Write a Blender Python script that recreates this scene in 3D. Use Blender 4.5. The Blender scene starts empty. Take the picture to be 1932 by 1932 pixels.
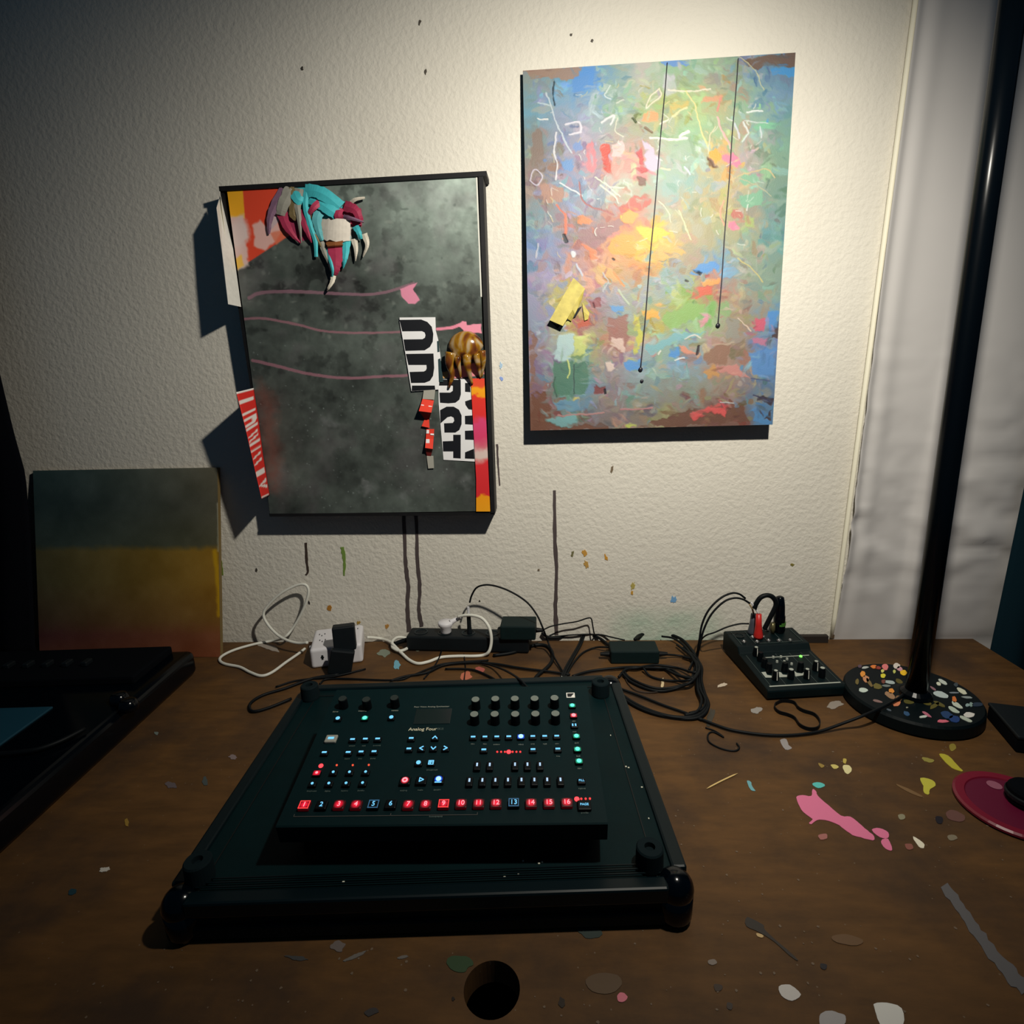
import bpy, bmesh, math, random
import numpy as np
from mathutils import Vector, Matrix

random.seed(7)
SC = bpy.context.scene
COL = SC.collection

# ------------------------------------------------------------------ camera, world, light, exposure
F_PX, PITCH, ROLL, YAW = 1059.7629, 0.2344, -0.0359, -0.0685
CAM = np.array([0.0, -1.24734, 0.61363])


def cam_basis():
    cy, sy = math.cos(YAW), math.sin(YAW)
    fwd, r, up = np.array([sy, cy, 0]), np.array([cy, -sy, 0]), np.array([0, 0, 1.0])
    cp, sp = math.cos(PITCH), math.sin(PITCH)
    f2, u2 = cp * fwd - sp * up, sp * fwd + cp * up
    c, s = math.cos(ROLL), math.sin(ROLL)
    return c * r + s * u2, -s * r + c * u2, f2


CR, CU, CF = cam_basis()
cam_data = bpy.data.cameras.new('camera')
cam_data.sensor_width = 36.0
cam_data.lens = F_PX / 1932 * 36.0
cam_data.clip_start = 0.01
cam = bpy.data.objects.new('camera', cam_data)
M = Matrix.Identity(4)
for i in range(3):
    M[i][0], M[i][1], M[i][2], M[i][3] = CR[i], CU[i], -CF[i], CAM[i]
cam.matrix_world = M
COL.objects.link(cam)
SC.camera = cam

SC.view_settings.view_transform = 'Standard'
SC.view_settings.look = 'None'
SC.view_settings.gamma = 1.0
SC.view_settings.use_curve_mapping = False
SC.view_settings.exposure = 0.0

world = bpy.data.worlds.new('dim_room')
SC.world = world
world.use_nodes = True
bg = world.node_tree.nodes['Background']
bg.inputs[0].default_value = (0.09, 0.22, 0.38, 1)
bg.inputs[1].default_value = 0.085

# the lamp's bulb (parented to the lamp further down)
BULB = Vector((0.30, -0.80, 1.18))
AIM = Vector((0.09, 0.0, 0.53))
ld = bpy.data.lights.new('lamp_bulb', 'SPOT')
ld.energy = 57.0
ld.color = (1.0, 0.94, 0.82)
ld.shadow_soft_size = 0.022
ld.spot_size = math.radians(131)
ld.spot_blend = 1.0
bulb = bpy.data.objects.new('lamp_bulb', ld)
COL.objects.link(bulb)


# ------------------------------------------------------------------ measuring: photograph -> real planes
def ray(x, y):
    return CF + (x - 966) / F_PX * CR - (y - 966) / F_PX * CU


def onY(x, y, Y=0.0):
    d = ray(x, y)
    return Vector(CAM + d * (Y - CAM[1]) / d[1])


def onZ(x, y, Z=0.0):
    d = ray(x, y)
    return Vector(CAM + d * (Z - CAM[2]) / d[2])


def on_plane(x, y, p, n):
    d = ray(x, y)
    n = np.array(n)
    return Vector(CAM + d * ((np.array(p) - CAM) @ n) / (d @ n))


def measure(P):
    d = np.asarray(P) - CAM
    z = d @ CF
    return 966 + F_PX * (d @ CR) / z, 966 - F_PX * (d @ CU) / z


# ------------------------------------------------------------------ materials
def lin(c):
    out = []
    for v in c[:3]:
        v = v / 255.0
        out.append(v / 12.92 if v <= 0.04045 else ((v + 0.055) / 1.055) ** 2.4)
    return tuple(out) + (1.0,)


MATS = {}


def mat(name, rgb, rough=0.6, spec=0.4, metal=0.0, noise=0.0, nscale=60.0, bump=0.0, bscale=200.0, trans=0.0):
    if name in MATS:
        return MATS[name]
    m = bpy.data.materials.new(name)
    m.use_nodes = True
    nt = m.node_tree
    b = nt.nodes['Principled BSDF']
    c = lin(rgb)
    b.inputs['Base Color'].default_value = c
    b.inputs['Roughness'].default_value = rough
    b.inputs['Specular IOR Level'].default_value = spec
    b.inputs['Metallic'].default_value = metal
    if trans:
        b.inputs['Transmission Weight'].default_value = trans
    tc = nt.nodes.new('ShaderNodeTexCoord')
    if noise:
        n = nt.nodes.new('ShaderNodeTexNoise')
        n.inputs['Scale'].default_value = nscale
        n.inputs['Detail'].default_value = 5
        nt.links.new(tc.outputs['Object'], n.inputs['Vector'])
        mix = nt.nodes.new('ShaderNodeMix')
        mix.data_type = 'RGBA'
        mix.inputs[6].default_value = tuple(v * (1 - noise) for v in c[:3]) + (1,)
        mix.inputs[7].default_value = tuple(min(1, v * (1 + noise)) for v in c[:3]) + (1,)
        nt.links.new(n.outputs['Fac'], mix.inputs[0])
        nt.links.new(mix.outputs[2], b.inputs['Base Color'])
    if bump:
        n2 = nt.nodes.new('ShaderNodeTexNoise')
        n2.inputs['Scale'].default_value = bscale
        n2.inputs['Detail'].default_value = 3
        nt.links.new(tc.outputs['Object'], n2.inputs['Vector'])
        bp = nt.nodes.new('ShaderNodeBump')
        bp.inputs['Strength'].default_value = bump
        bp.inputs['Distance'].default_value = 0.002
        nt.links.new(n2.outputs['Fac'], bp.inputs['Height'])
        nt.links.new(bp.outputs['Normal'], b.inputs['Normal'])
    MATS[name] = m
    return m


def emit(name, rgb, strength, base=(5, 5, 8)):
    if name in MATS:
        return MATS[name]
    m = bpy.data.materials.new(name)
    m.use_nodes = True
    b = m.node_tree.nodes['Principled BSDF']
    b.inputs['Base Color'].default_value = lin(base)
    b.inputs['Emission Color'].default_value = lin(rgb)
    b.inputs['Emission Strength'].default_value = strength
    b.inputs['Roughness'].default_value = 0.4
    MATS[name] = m
    return m


def vcol_mat(name, rough=0.55, spec=0.35, bump=0.0, bscale=300.0):
    m = bpy.data.materials.new(name)
    m.use_nodes = True
    nt = m.node_tree
    b = nt.nodes['Principled BSDF']
    b.inputs['Roughness'].default_value = rough
    b.inputs['Specular IOR Level'].default_value = spec
    a = nt.nodes.new('ShaderNodeVertexColor')
    a.layer_name = 'paint'
    nt.links.new(a.outputs['Color'], b.inputs['Base Color'])
    if bump:
        tc = nt.nodes.new('ShaderNodeTexCoord')
        n2 = nt.nodes.new('ShaderNodeTexNoise')
        n2.inputs['Scale'].default_value = bscale
        nt.links.new(tc.outputs['Object'], n2.inputs['Vector'])
        bp = nt.nodes.new('ShaderNodeBump')
        bp.inputs['Strength'].default_value = bump
        bp.inputs['Distance'].default_value = 0.001
        nt.links.new(n2.outputs['Fac'], bp.inputs['Height'])
        nt.links.new(bp.outputs['Normal'], b.inputs['Normal'])
    return m


BLACK = mat('black_plastic', (8, 17, 22), 0.55, 0.35, noise=0.2)
CABLE = mat('black_rubber_cable', (5, 10, 14), 0.55, 0.2)
GLOSS = mat('glossy_black', (2, 6, 12), 0.16, 0.3)
FLAT = mat('flat_black', (2, 5, 11), 0.85, 0.1)
WHITEP = mat('white_plastic', (222, 220, 224), 0.45, 0.4)
WCABLE = mat('white_cable_jacket', (222, 222, 212), 0.5, 0.35)
METAL = mat('bare_metal', (150, 150, 150), 0.35, 0.5, metal=0.9)


# ------------------------------------------------------------------ mesh helpers
def link(name, me, m=None, parent=None, loc=None, rot=None, label=None, smooth=False):
    o = bpy.data.objects.new(name, me)
    COL.objects.link(o)
    if m is not None:
        for mm in (m if isinstance(m, (list, tuple)) else [m]):
            if len(me.materials) < (len(m) if isinstance(m, (list, tuple)) else 1):
                me.materials.append(mm)
    if parent is not None:
        o.parent = parent
    if loc is not None:
        o.location = loc
    if rot is not None:
        o.rotation_euler = rot
    if label:
        o['label'] = label
    if smooth:
        for p in me.polygons:
            p.use_smooth = True
    return o


def tag(o, label, cat, group=None, kind=None):
    if label:
        o['label'] = label
    if cat:
        o['category'] = cat
    if group:
        o['group'] = group
    if kind:
        o['kind'] = kind
    return o


def thing(name, label, cat, loc=(0, 0, 0), rotz=0.0, group=None):
    o = bpy.data.objects.new(name, None)
    o.empty_display_size = 0.03
    COL.objects.link(o)
    o.location = loc
    o.rotation_euler = (0, 0, rotz)
    tag(o, label, cat, group)
    return o


def to_local(o, P):
    mw = Matrix.LocRotScale(o.location, o.rotation_euler.to_quaternion(), None)
    return mw.inverted() @ Vector(P)


def mk(name, bm):
    me = bpy.data.meshes.new(name)
    bm.normal_update()
    bm.to_mesh(me)
    bm.free()
    return me


def a_box(bm, c, s, rot=None, bev=0.0, seg=2, taper=None):
    r = bmesh.ops.create_cube(bm, size=1.0)
    vs = r['verts']
    for v in vs:
        x, y, z = v.co.x * s[0], v.co.y * s[1], v.co.z * s[2]
        if taper and v.co.z > 0:
            x *= taper
            y *= taper
        v.co = Vector((x, y, z))
    if bev:
        es = list({e for v in vs for e in v.link_edges})
        rr = bmesh.ops.bevel(bm, geom=es, offset=bev, segments=seg, affect='EDGES', profile=0.5)
        vs = list({v for f in rr['faces'] for v in f.verts} | {v for v in vs if v.is_valid})
    mtx = Matrix.Translation(c) @ (rot.to_4x4() if rot is not None else Matrix.Identity(4))
    bmesh.ops.transform(bm, matrix=mtx, verts=vs)
    return vs


def box(name, c, s, m, parent=None, rot=None, bev=0.0, seg=2, label=None, smooth=False, taper=None):
    bm = bmesh.new()
    a_box(bm, Vector(c), s, rot, bev, seg, taper)
    return link(name, mk(name, bm), m, parent, label=label, smooth=smooth)


def a_lathe(bm, prof, c=(0, 0, 0), n=24, rot=None, cap=True):
    c = Vector(c)
    rings = []
    for r, z in prof:
        ring = []
        for k in range(n):
            a = 2 * math.pi * k / n
            p = Vector((r * math.cos(a), r * math.sin(a), z))
            if rot is not None:
                p = rot @ p
            ring.append(bm.verts.new(c + p))
        rings.append(ring)
    for a, b in zip(rings, rings[1:]):
        for k in range(n):
            bm.faces.new((a[k], a[(k + 1) % n], b[(k + 1) % n], b[k]))
    if cap:
        bm.faces.new(rings[-1])
        bm.faces.new(list(reversed(rings[0])))


def lathe(name, prof, m, parent=None, c=(0, 0, 0), n=24, rot=None, cap=True, label=None, smooth=False):
    bm = bmesh.new()
    a_lathe(bm, prof, c, n, rot, cap)
    o = link(name, mk(name, bm), m, parent, label=label)
    if smooth:
        for p in o.data.polygons:
            p.use_smooth = len(p.vertices) == 4
    return o


def spline(pts, seg=6):
    pts = [Vector(p) for p in pts]
    P = [2 * pts[0] - pts[1]] + pts + [2 * pts[-1] - pts[-2]]
    out = []
    for i in range(1, len(P) - 2):
        for k in range(seg):
            t = k / seg
            a, b, c, d = P[i - 1], P[i], P[i + 1], P[i + 2]
            out.append(0.5 * ((2 * b) + (c - a) * t + (2 * a - 5 * b + 4 * c - d) * t * t + (3 * b - a - 3 * c + d) * t ** 3))
    out.append(pts[-1])
    return out


def a_tube(bm, pts, r, n=7, seg=6):
    path = spline(pts, seg) if seg > 1 else [Vector(p) for p in pts]
    rr = r if callable(r) else (lambda t: r)
    t0 = (path[1] - path[0]).normalized()
    nrm = t0.orthogonal().normalized()
    rings = []
    L = len(path)
    for i, p in enumerate(path):
        t = (path[min(i + 1, L - 1)] - path[max(i - 1, 0)])
        t = t.normalized() if t.length > 1e-9 else t0
        nrm = (nrm - t * nrm.dot(t))
        nrm = nrm.normalized() if nrm.length > 1e-6 else t.orthogonal().normalized()
        b = t.cross(nrm)
        q = rr(i / (L - 1))
        rings.append([bm.verts.new(p + (nrm * math.cos(2 * math.pi * k / n) + b * math.sin(2 * math.pi * k / n)) * q) for k in range(n)])
    for a, b in zip(rings, rings[1:]):
        for k in range(n):
            bm.faces.new((a[k], b[k], b[(k + 1) % n], a[(k + 1) % n]))
    bm.faces.new(rings[0])
    bm.faces.new(list(reversed(rings[-1])))


def tube(name, pts, r, m, parent=None, n=7, seg=6, label=None):
    bm = bmesh.new()
    a_tube(bm, pts, r, n, seg)
    return link(name, mk(name, bm), m, parent, label=label, smooth=True)


def prism(name, loop, up, m, parent=None, label=None):
    """polygon given as 3-D points, thickened along the vector up"""
    bm = bmesh.new()
    a_prism(bm, loop, up)
    return link(name, mk(name, bm), m, parent, label=label)


def a_prism(bm, loop, up):
    up = Vector(up)
    lo = [bm.verts.new(Vector(p)) for p in loop]
    hi = [bm.verts.new(Vector(p) + up) for p in loop]
    n = len(lo)
    fs = [bm.faces.new(hi), bm.faces.new(list(reversed(lo)))]
    for k in range(n):
        bm.faces.new((lo[k], lo[(k + 1) % n], hi[(k + 1) % n], hi[k]))
    bmesh.ops.recalc_face_normals(bm, faces=bm.faces)
    bmesh.ops.triangulate(bm, faces=[f for f in fs if len(f.verts) > 4])


def text_mesh(s, size, depth=0.0):
    cu = bpy.data.curves.new('lettering', 'FONT')
    cu.body = s
    cu.size = size
    cu.extrude = depth
    cu.align_x = 'CENTER'
    cu.align_y = 'CENTER'
    o = bpy.data.objects.new('lettering', cu)
    COL.objects.link(o)
    dg = bpy.context.evaluated_depsgraph_get()
    me = bpy.data.meshes.new_from_object(o.evaluated_get(dg))
    bpy.data.objects.remove(o)
    bpy.data.curves.remove(cu)
    me.name = 'lettering'
    return me


# ------------------------------------------------------------------ numpy noise and painted surfaces
_rs = np.random.RandomState(3)
_T = _rs.rand(256, 256)


def vnoise(x, y):
    xi, yi = np.floor(x).astype(int), np.floor(y).astype(int)
    fx, fy = x - xi, y - yi
    fx, fy = fx * fx * (3 - 2 * fx), fy * fy * (3 - 2 * fy)
    g = lambda a, b: _T[a & 255, b & 255]
    return (g(xi, yi) * (1 - fx) + g(xi + 1, yi) * fx) * (1 - fy) + (g(xi, yi + 1) * (1 - fx) + g(xi + 1, yi + 1) * fx) * fy


def fbm(x, y, o=4):
    s, a, t = 0, 1.0, 0
    for k in range(o):
        s = s + a * vnoise(x * 2 ** k + 17.3 * k, y * 2 ** k + 9.1 * k)
        t += a
        a *= 0.55
    return s / t


class Painted:
    """A flat painted face: a dense grid whose vertices carry paint colour.
    A, U, V: corner and edge vectors (real positions); strokes are given in the
    photograph's measurements of that flat face."""

    def __init__(s, A, U, V, nu, nv, base):
        s.nu, s.nv = nu, nv
        u, v = np.meshgrid(np.linspace(0, 1, nu), np.linspace(0, 1, nv))
        s.u, s.v = u, v
        P = np.array(A)[None, None] + u[..., None] * np.array(U) + v[..., None] * np.array(V)
        s.P = P
        s.X, s.Y = measure(P)
        w1 = fbm(s.X / 14, s.Y / 14, 3) - .5
        w2 = fbm(s.X / 14 + 50, s.Y / 14 + 90, 3) - .5
        s.WX, s.WY = w1, w2
        s.c = np.zeros(P.shape) + np.array(base, float)

    def win(s, x0, y0, x1, y1):
        m = (s.X > x0) & (s.X < x1) & (s.Y > y0) & (s.Y < y1)
        r = np.where(m.any(1))[0]
        c = np.where(m.any(0))[0]
        if len(r) == 0 or len(c) == 0:
            return None
        return slice(r[0], r[-1] + 1), slice(c[0], c[-1] + 1)

    def blend(s, w, al, col):
        al = np.clip(al, 0, 1)[..., None]
        s.c[w] = s.c[w] * (1 - al) + np.array(col, float) * al

    def dab(s, x, y, rx, ry, ang, col, al=1.0, warp=8, soft=0.25, bristle=0.0):
        R = max(rx, ry) + warp
        w = s.win(x - R, y - R, x + R, y + R)
        if w is None:
            return
        dx, dy = s.X[w] + s.WX[w] * warp * 2 - x, s.Y[w] + s.WY[w] * warp * 2 - y
        c, q = math.cos(ang), math.sin(ang)
        a, b = (c * dx + q * dy) / rx, (-q * dx + c * dy) / ry
        d = np.sqrt(a * a + b * b)
        t = np.clip((1 - d) / soft, 0, 1) * al
        if bristle:
            t = t * (1 - bristle + bristle * 2 * vnoise(b * ry / 1.6 + x, a * rx / 14 + y) * (1.1 - .4 * a))
        s.blend(w, t, col)

    def poly(s, pts, col, al=1.0, warp=0, soft=1.2):
        pts = np.array(pts, float)
        x0, y0 = pts.min(0) - warp - 3
        x1, y1 = pts.max(0) + warp + 3
        w = s.win(x0, y0, x1, y1)
        if w is None:
            return
        X, Y = s.X[w] + s.WX[w] * warp * 2, s.Y[w] + s.WY[w] * warp * 2
        ins = np.zeros(X.shape, bool)
        dist = np.full(X.shape, 1e9)
        n = len(pts)
        for i in range(n):
            (ax, ay), (bx, by) = pts[i], pts[(i + 1) % n]
            if ay != by:
                ins ^= ((ay > Y) != (by > Y)) & (X < (bx - ax) * (Y - ay) / (by - ay) + ax)
            t = np.clip(((X - ax) * (bx - ax) + (Y - ay) * (by - ay)) / ((bx - ax) ** 2 + (by - ay) ** 2 + 1e-9), 0, 1)
            dist = np.minimum(dist, np.hypot(X - ax - t * (bx - ax), Y - ay - t * (by - ay)))
        sd = np.where(ins, dist, -dist)
        s.blend(w, np.clip(sd / soft + .5, 0, 1) * al, col)

    def line(s, pts, width, col, al=1.0, warp=0, soft=1.0, curve=True):
        if curve and len(pts) > 2:
            pts = [(p.x, p.y) for p in spline([(a, b, 0) for a, b in pts], 5)]
        pts = np.array(pts, float)
        wmax = max(width) if isinstance(width, (tuple, list)) else width
        x0, y0 = pts.min(0) - wmax - warp - 2
        x1, y1 = pts.max(0) + wmax + warp + 2
        w = s.win(x0, y0, x1, y1)
        if w is None:
            return
        X, Y = s.X[w] + s.WX[w] * warp * 2, s.Y[w] + s.WY[w] * warp * 2
        best = np.full(X.shape, -1e9)
        n = len(pts) - 1
        for i in range(n):
            (ax, ay), (bx, by) = pts[i], pts[i + 1]
            t = np.clip(((X - ax) * (bx - ax) + (Y - ay) * (by - ay)) / ((bx - ax) ** 2 + (by - ay) ** 2 + 1e-9), 0, 1)
            if isinstance(width, (tuple, list)):
                wd = width[0] + (width[1] - width[0]) * (i + t) / n
            else:
                wd = width
            best = np.maximum(best, wd / 2 - np.hypot(X - ax - t * (bx - ax), Y - ay - t * (by - ay)))
        s.blend(w, np.clip(best / soft + .5, 0, 1) * al, col)

    def build(s, name, m, parent=None, gain=1.0, relief=0.0, nrm=(0, -1, 0), label=None):
        P = s.P.reshape(-1, 3)
        if relief:
            h = s.c.mean(2).reshape(-1)
            P = P + (h - h.mean())[:, None] / 255 * relief * np.array(nrm)
        nu, nv = s.nu, s.nv
        i = (np.arange(nv - 1)[:, None] * nu + np.arange(nu - 1)).reshape(-1)
        q = np.stack([i, i + 1, i + nu + 1, i + nu], 1).astype(np.int32)
        me = bpy.data.meshes.new(name)
        me.vertices.add(len(P))
        me.vertices.foreach_set('co', P.astype(np.float32).ravel())
        me.loops.add(q.size)
        me.loops.foreach_set('vertex_index', q.ravel())
        me.polygons.add(len(q))
        me.polygons.foreach_set('loop_start', np.arange(0, q.size, 4, dtype=np.int32))
        me.update(calc_edges=True)
        c = np.clip(s.c.reshape(-1, 3) / 255, 0, 1)
        l = np.where(c <= 0.04045, c / 12.92, ((c + .055) / 1.055) ** 2.4) * gain
        ca = me.color_attributes.new('paint', 'FLOAT_COLOR', 'POINT')
        ca.data.foreach_set('color', np.concatenate([np.clip(l, 0, 1), np.ones((len(l), 1))], 1).astype(np.float32).ravel())
        return link(name, me, m, parent, label=label)


# ================================================================== SETTING
# plaster wall
def wall_material():
    m = bpy.data.materials.new('cream_plaster')
    m.use_nodes = True
    nt = m.node_tree
    N, L = nt.nodes, nt.links
    b = N['Principled BSDF']
    b.inputs['Roughness'].default_value = 0.75
    b.inputs['Specular IOR Level'].default_value = 0.2
    tc = N.new('ShaderNodeTexCoord')
    n = N.new('ShaderNodeTexNoise')
    n.inputs['Scale'].default_value = 3.5
    n.inputs['Detail'].default_value = 4
    L.new(tc.outputs['Object'], n.inputs['Vector'])
    mix = N.new('ShaderNodeMix')
    mix.data_type = 'RGBA'
    mix.inputs[6].default_value = lin((214, 209, 197))
    mix.inputs[7].default_value = lin((228, 224, 213))
    L.new(n.outputs['Fac'], mix.inputs[0])
    # grime of green wash low on the wall
    sep = N.new('ShaderNodeSeparateXYZ')
    L.new(tc.outputs['Object'], sep.inputs[0])
    dx = N.new('ShaderNodeMath'); dx.operation = 'SUBTRACT'; dx.inputs[1].default_value = 0.27
    L.new(sep.outputs['X'], dx.inputs[0])
    ax = N.new('ShaderNodeMath'); ax.operation = 'ABSOLUTE'; L.new(dx.outputs[0], ax.inputs[0])
    n3 = N.new('ShaderNodeTexNoise'); n3.inputs['Scale'].default_value = 22; n3.inputs['Detail'].default_value = 6
    L.new(tc.outputs['Object'], n3.inputs['Vector'])
    fx = N.new('ShaderNodeMapRange'); fx.inputs[1].default_value = 0.06; fx.inputs[2].default_value = 0.17
    fx.inputs[3].default_value = 1; fx.inputs[4].default_value = 0; fx.interpolation_type = 'SMOOTHSTEP'
    L.new(ax.outputs[0], fx.inputs[0])
    fz = N.new('ShaderNodeMapRange'); fz.inputs[1].default_value = 0.03; fz.inputs[2].default_value = 0.10
    fz.inputs[3].default_value = 1; fz.inputs[4].default_value = 0; fz.interpolation_type = 'SMOOTHSTEP'
    L.new(sep.outputs['Z'], fz.inputs[0])
    mu = N.new('ShaderNodeMath'); mu.operation = 'MULTIPLY'; L.new(fx.outputs[0], mu.inputs[0]); L.new(fz.outputs[0], mu.inputs[1])
    mu2 = N.new('ShaderNodeMath'); mu2.operation = 'MULTIPLY'; L.new(mu.outputs[0], mu2.inputs[0]); L.new(n3.outputs['Fac'], mu2.inputs[1])
    mix2 = N.new('ShaderNodeMix'); mix2.data_type = 'RGBA'
    mix2.inputs[7].default_value = lin((150, 190, 165))
    L.new(mu2.outputs[0], mix2.inputs[0]); L.new(mix.outputs[2], mix2.inputs[6])
    L.new(mix2.outputs[2], b.inputs['Base Color'])
    # orange-peel relief
    na = N.new('ShaderNodeTexNoise'); na.inputs['Scale'].default_value = 92; na.inputs['Detail'].default_value = 3; na.inputs['Roughness'].default_value = .55
    L.new(tc.outputs['Object'], na.inputs['Vector'])
    bp = N.new('ShaderNodeBump'); bp.inputs['Strength'].default_value = 0.8; bp.inputs['Distance'].default_value = 0.003
    L.new(na.outputs['Fac'], bp.inputs['Height'])
    L.new(bp.outputs['Normal'], b.inputs['Normal'])
    return m


wall = box('wall_back', (0, 0.05, 0.55), (6.4, 0.10, 2.6), wall_material())
tag(wall, 'cream orange-peel plaster wall with dried paint drips behind the desk', None, kind='structure')
floor = box('floor', (0, -0.6, -0.76), (6.4, 2.6, 0.04), mat('dark_floor', (45, 38, 34), 0.7, noise=0.3, nscale=8))
tag(floor, 'dark floor under the desk', None, kind='structure')


def wall_patch(name, pts, rgb, label=None, h=0.0008):
    loop = [onY(x, y, -0.0002) for x, y in pts]
    o = prism(name, loop, (0, -h, 0), mat('wall_paint_%d_%d_%d' % rgb, rgb, 0.5), wall, label)
    o.matrix_parent_inverse = Matrix.Translation((0, 0, 0))
    return o


def ribbon_loop(pts, w0, w1, jit=0.0):
    """outline of a ragged stroke along pts (2-D)"""
    P = [(p.x, p.y) for p in spline([(a, b, 0) for a, b in pts], 6)] if len(pts) > 2 else [(pts[0][0] + (pts[1][0] - pts[0][0]) * k / 10, pts[0][1] + (pts[1][1] - pts[0][1]) * k / 10) for k in range(11)]
    l, r = [], []
    n = len(P)
    for i, (x, y) in enumerate(P):
        a, b = P[max(0, i - 1)], P[min(n - 1, i + 1)]
        dx, dy = b[0] - a[0], b[1] - a[1]
        d = math.hypot(dx, dy) or 1
        w = (w0 + (w1 - w0) * i / (n - 1)) / 2
        j1, j2 = w * (1 + random.uniform(-jit, jit)), w * (1 + random.uniform(-jit, jit))
        l.append((x - dy / d * j1, y + dx / d * j1))
        r.append((x + dy / d * j2, y - dx / d * j2))
    return l + r[::-1]


def splat(x, y, rx, ry, ang=0, n=12, jit=0.3):
    out = []
    for k in range(n):
        a = 2 * math.pi * k / n
        q = 1 + random.uniform(-jit, jit)
        px, py = rx * q * math.cos(a), ry * q * math.sin(a)
        out.append((x + px * math.cos(ang) - py * math.sin(ang), y + px * math.sin(ang) + py * math.cos(ang)))
    return out


DRIP = (84, 74, 74)
for pts, w0, w1 in (([(762, 965), (765, 1060), (770, 1100), (769, 1150), (772, 1192)], 7, 8),
                    ([(785, 970), (788, 1060), (792, 1110), (790, 1150), (796, 1182)], 6, 7),
                    ([(1046, 925), (1047, 1010), (1050, 1080), (1048, 1140), (1050, 1198)], 6, 8),
                    ([(938, 838), (940, 880), (943, 916)], 4, 2)):
    wall_patch('paint_drip', ribbon_loop(pts, w0, w1, 0.25), DRIP)
wall_patch('paint_drip', ribbon_loop([(577, 1024), (579, 1060), (581, 1078), (577, 1085)], 5, 3, .2), (70, 58, 52))
wall_patch('paint_drip', ribbon_loop([(646, 1032), (650, 1060), (649, 1086)], 7, 3, .3), (120, 150, 70), 'green paint drip')
wall_patch('paint_drip', ribbon_loop([(413, 1050), (418, 1068), (420, 1085)], 6, 3, .3), (120, 140, 60))
for x, y, rx, ry, rgb in ((622, 1147, 5, 6, (180, 125, 50)), (1103, 1042, 5, 7, (200, 150, 70)), (1106, 1065, 4, 8, (190, 150, 80)), (1080, 1045, 3, 8, (120, 115, 80)),
                          (1143, 1052, 3, 7, (205, 150, 60)), (1194, 1106, 4, 9, (180, 165, 90)), (1192, 1118, 3, 5, (200, 150, 60)), (1271, 1132, 7, 8, (120, 170, 215)),
                          (1495, 1065, 4, 3, (130, 120, 60)), (792, 42, 3, 6, (80, 74, 66)), (803, 135, 3, 7, (80, 74, 66)), (1078, 66, 3, 3, (80, 74, 66)), (1117, 77, 3, 3, (80, 74, 66)),
                          (570, 130, 3, 5, (70, 66, 60)), (1154, 886, 3, 8, (120, 105, 85)), (946, 714, 4, 5, (140, 165, 225)), (945, 690, 3, 7, (170, 200, 225)), (730, 1182, 4, 5, (190, 140, 70)),
                          (676, 1175, 4, 4, (175, 140, 60)), (1016, 1075, 2, 3, (120, 105, 85)), (484, 1076, 2, 4, (70, 66, 60)), (583, 1137, 2, 4, (40, 36, 36)), (905, 1134, 2, 2, (70, 60, 50))):
    wall_patch('paint_spot', splat(x, y, rx * .85, ry * .85, random.uniform(-.3, .3), 14, .4), rgb)

# ------------------------------------------------------------------ hanging white sheet and dark cloths
def sheet():
    nx, nz = 110, 190
    bm = bmesh.new()
    x_of = lambda z: 0.6465 + 0.0285 * max(z, -1) / 1.25
    fold_of = lambda z: 0.782 + 0.056 * z
    rows = []
    for j in range(nz):
        z = -0.70 + 2.35 * j / (nz - 1)
        row = []
        for i in range(nx):
            t = i / (nx - 1)
            x = x_of(z) + t ** 1.3 * 0.75
            lowf = max(0.0, 1 - abs(z - 0.25) / 0.5)
            d = 0.012 + 0.004 * math.sin(x * 22 + 2 * z)
            d += 0.010 * math.exp(-((x - x_of(z)) / 0.012) ** 2)
            d += 0.006 * math.exp(-((x - x_of(z) - 0.035) / 0.02) ** 2)
            d += 0.022 / (1 + math.exp(-(x - fold_of(z)) / 0.004)) * min(1, max(0, (1.15 - z) / 0.5))
            wr = fbm(np.array([x * 7 + z * 2]), np.array([z * 16]), 3)[0] - .5
            wr2 = fbm(np.array([x * 14]), np.array([z * 11 + x * 10 + 40]), 2)[0] - .5
            d += 0.026 * lowf * abs(wr) * 1.4 + 0.008 * lowf * wr2
            if z < 0.3:
                d = min(d, 0.0105) if z < 0.004 else 0.0105 + (d - 0.0105) * min(1, z / 0.3) ** .5
            row.append(bm.verts.new((x, -d, z)))
        rows.append(row)
    for a, b in zip(rows, rows[1:]):
        for i in range(nx - 1):
            bm.faces.new((a[i], a[i + 1], b[i + 1], b[i]))
    me = mk('hanging_sheet', bm)
    o = link('hanging_sheet', me, mat('white_plastic_sheet', (208, 205, 203), 0.5, 0.35, noise=0.06, nscale=6), smooth=True)
    tag(o, 'wrinkled white sheet hanging down the wall behind the lamp pole', 'sheet')
    # rolled hem on the left edge, caught light put into its paler colour
    tube('hem', [(x_of(z), -0.0095, z) for z in (0.004, 0.3, 0.6, 0.9, 1.2, 1.6)], 0.0050, mat('lit_hem', (240, 236, 216), 0.6), o, label='cream rolled hem, paler for caught light')
    return o


sheet()


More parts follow.
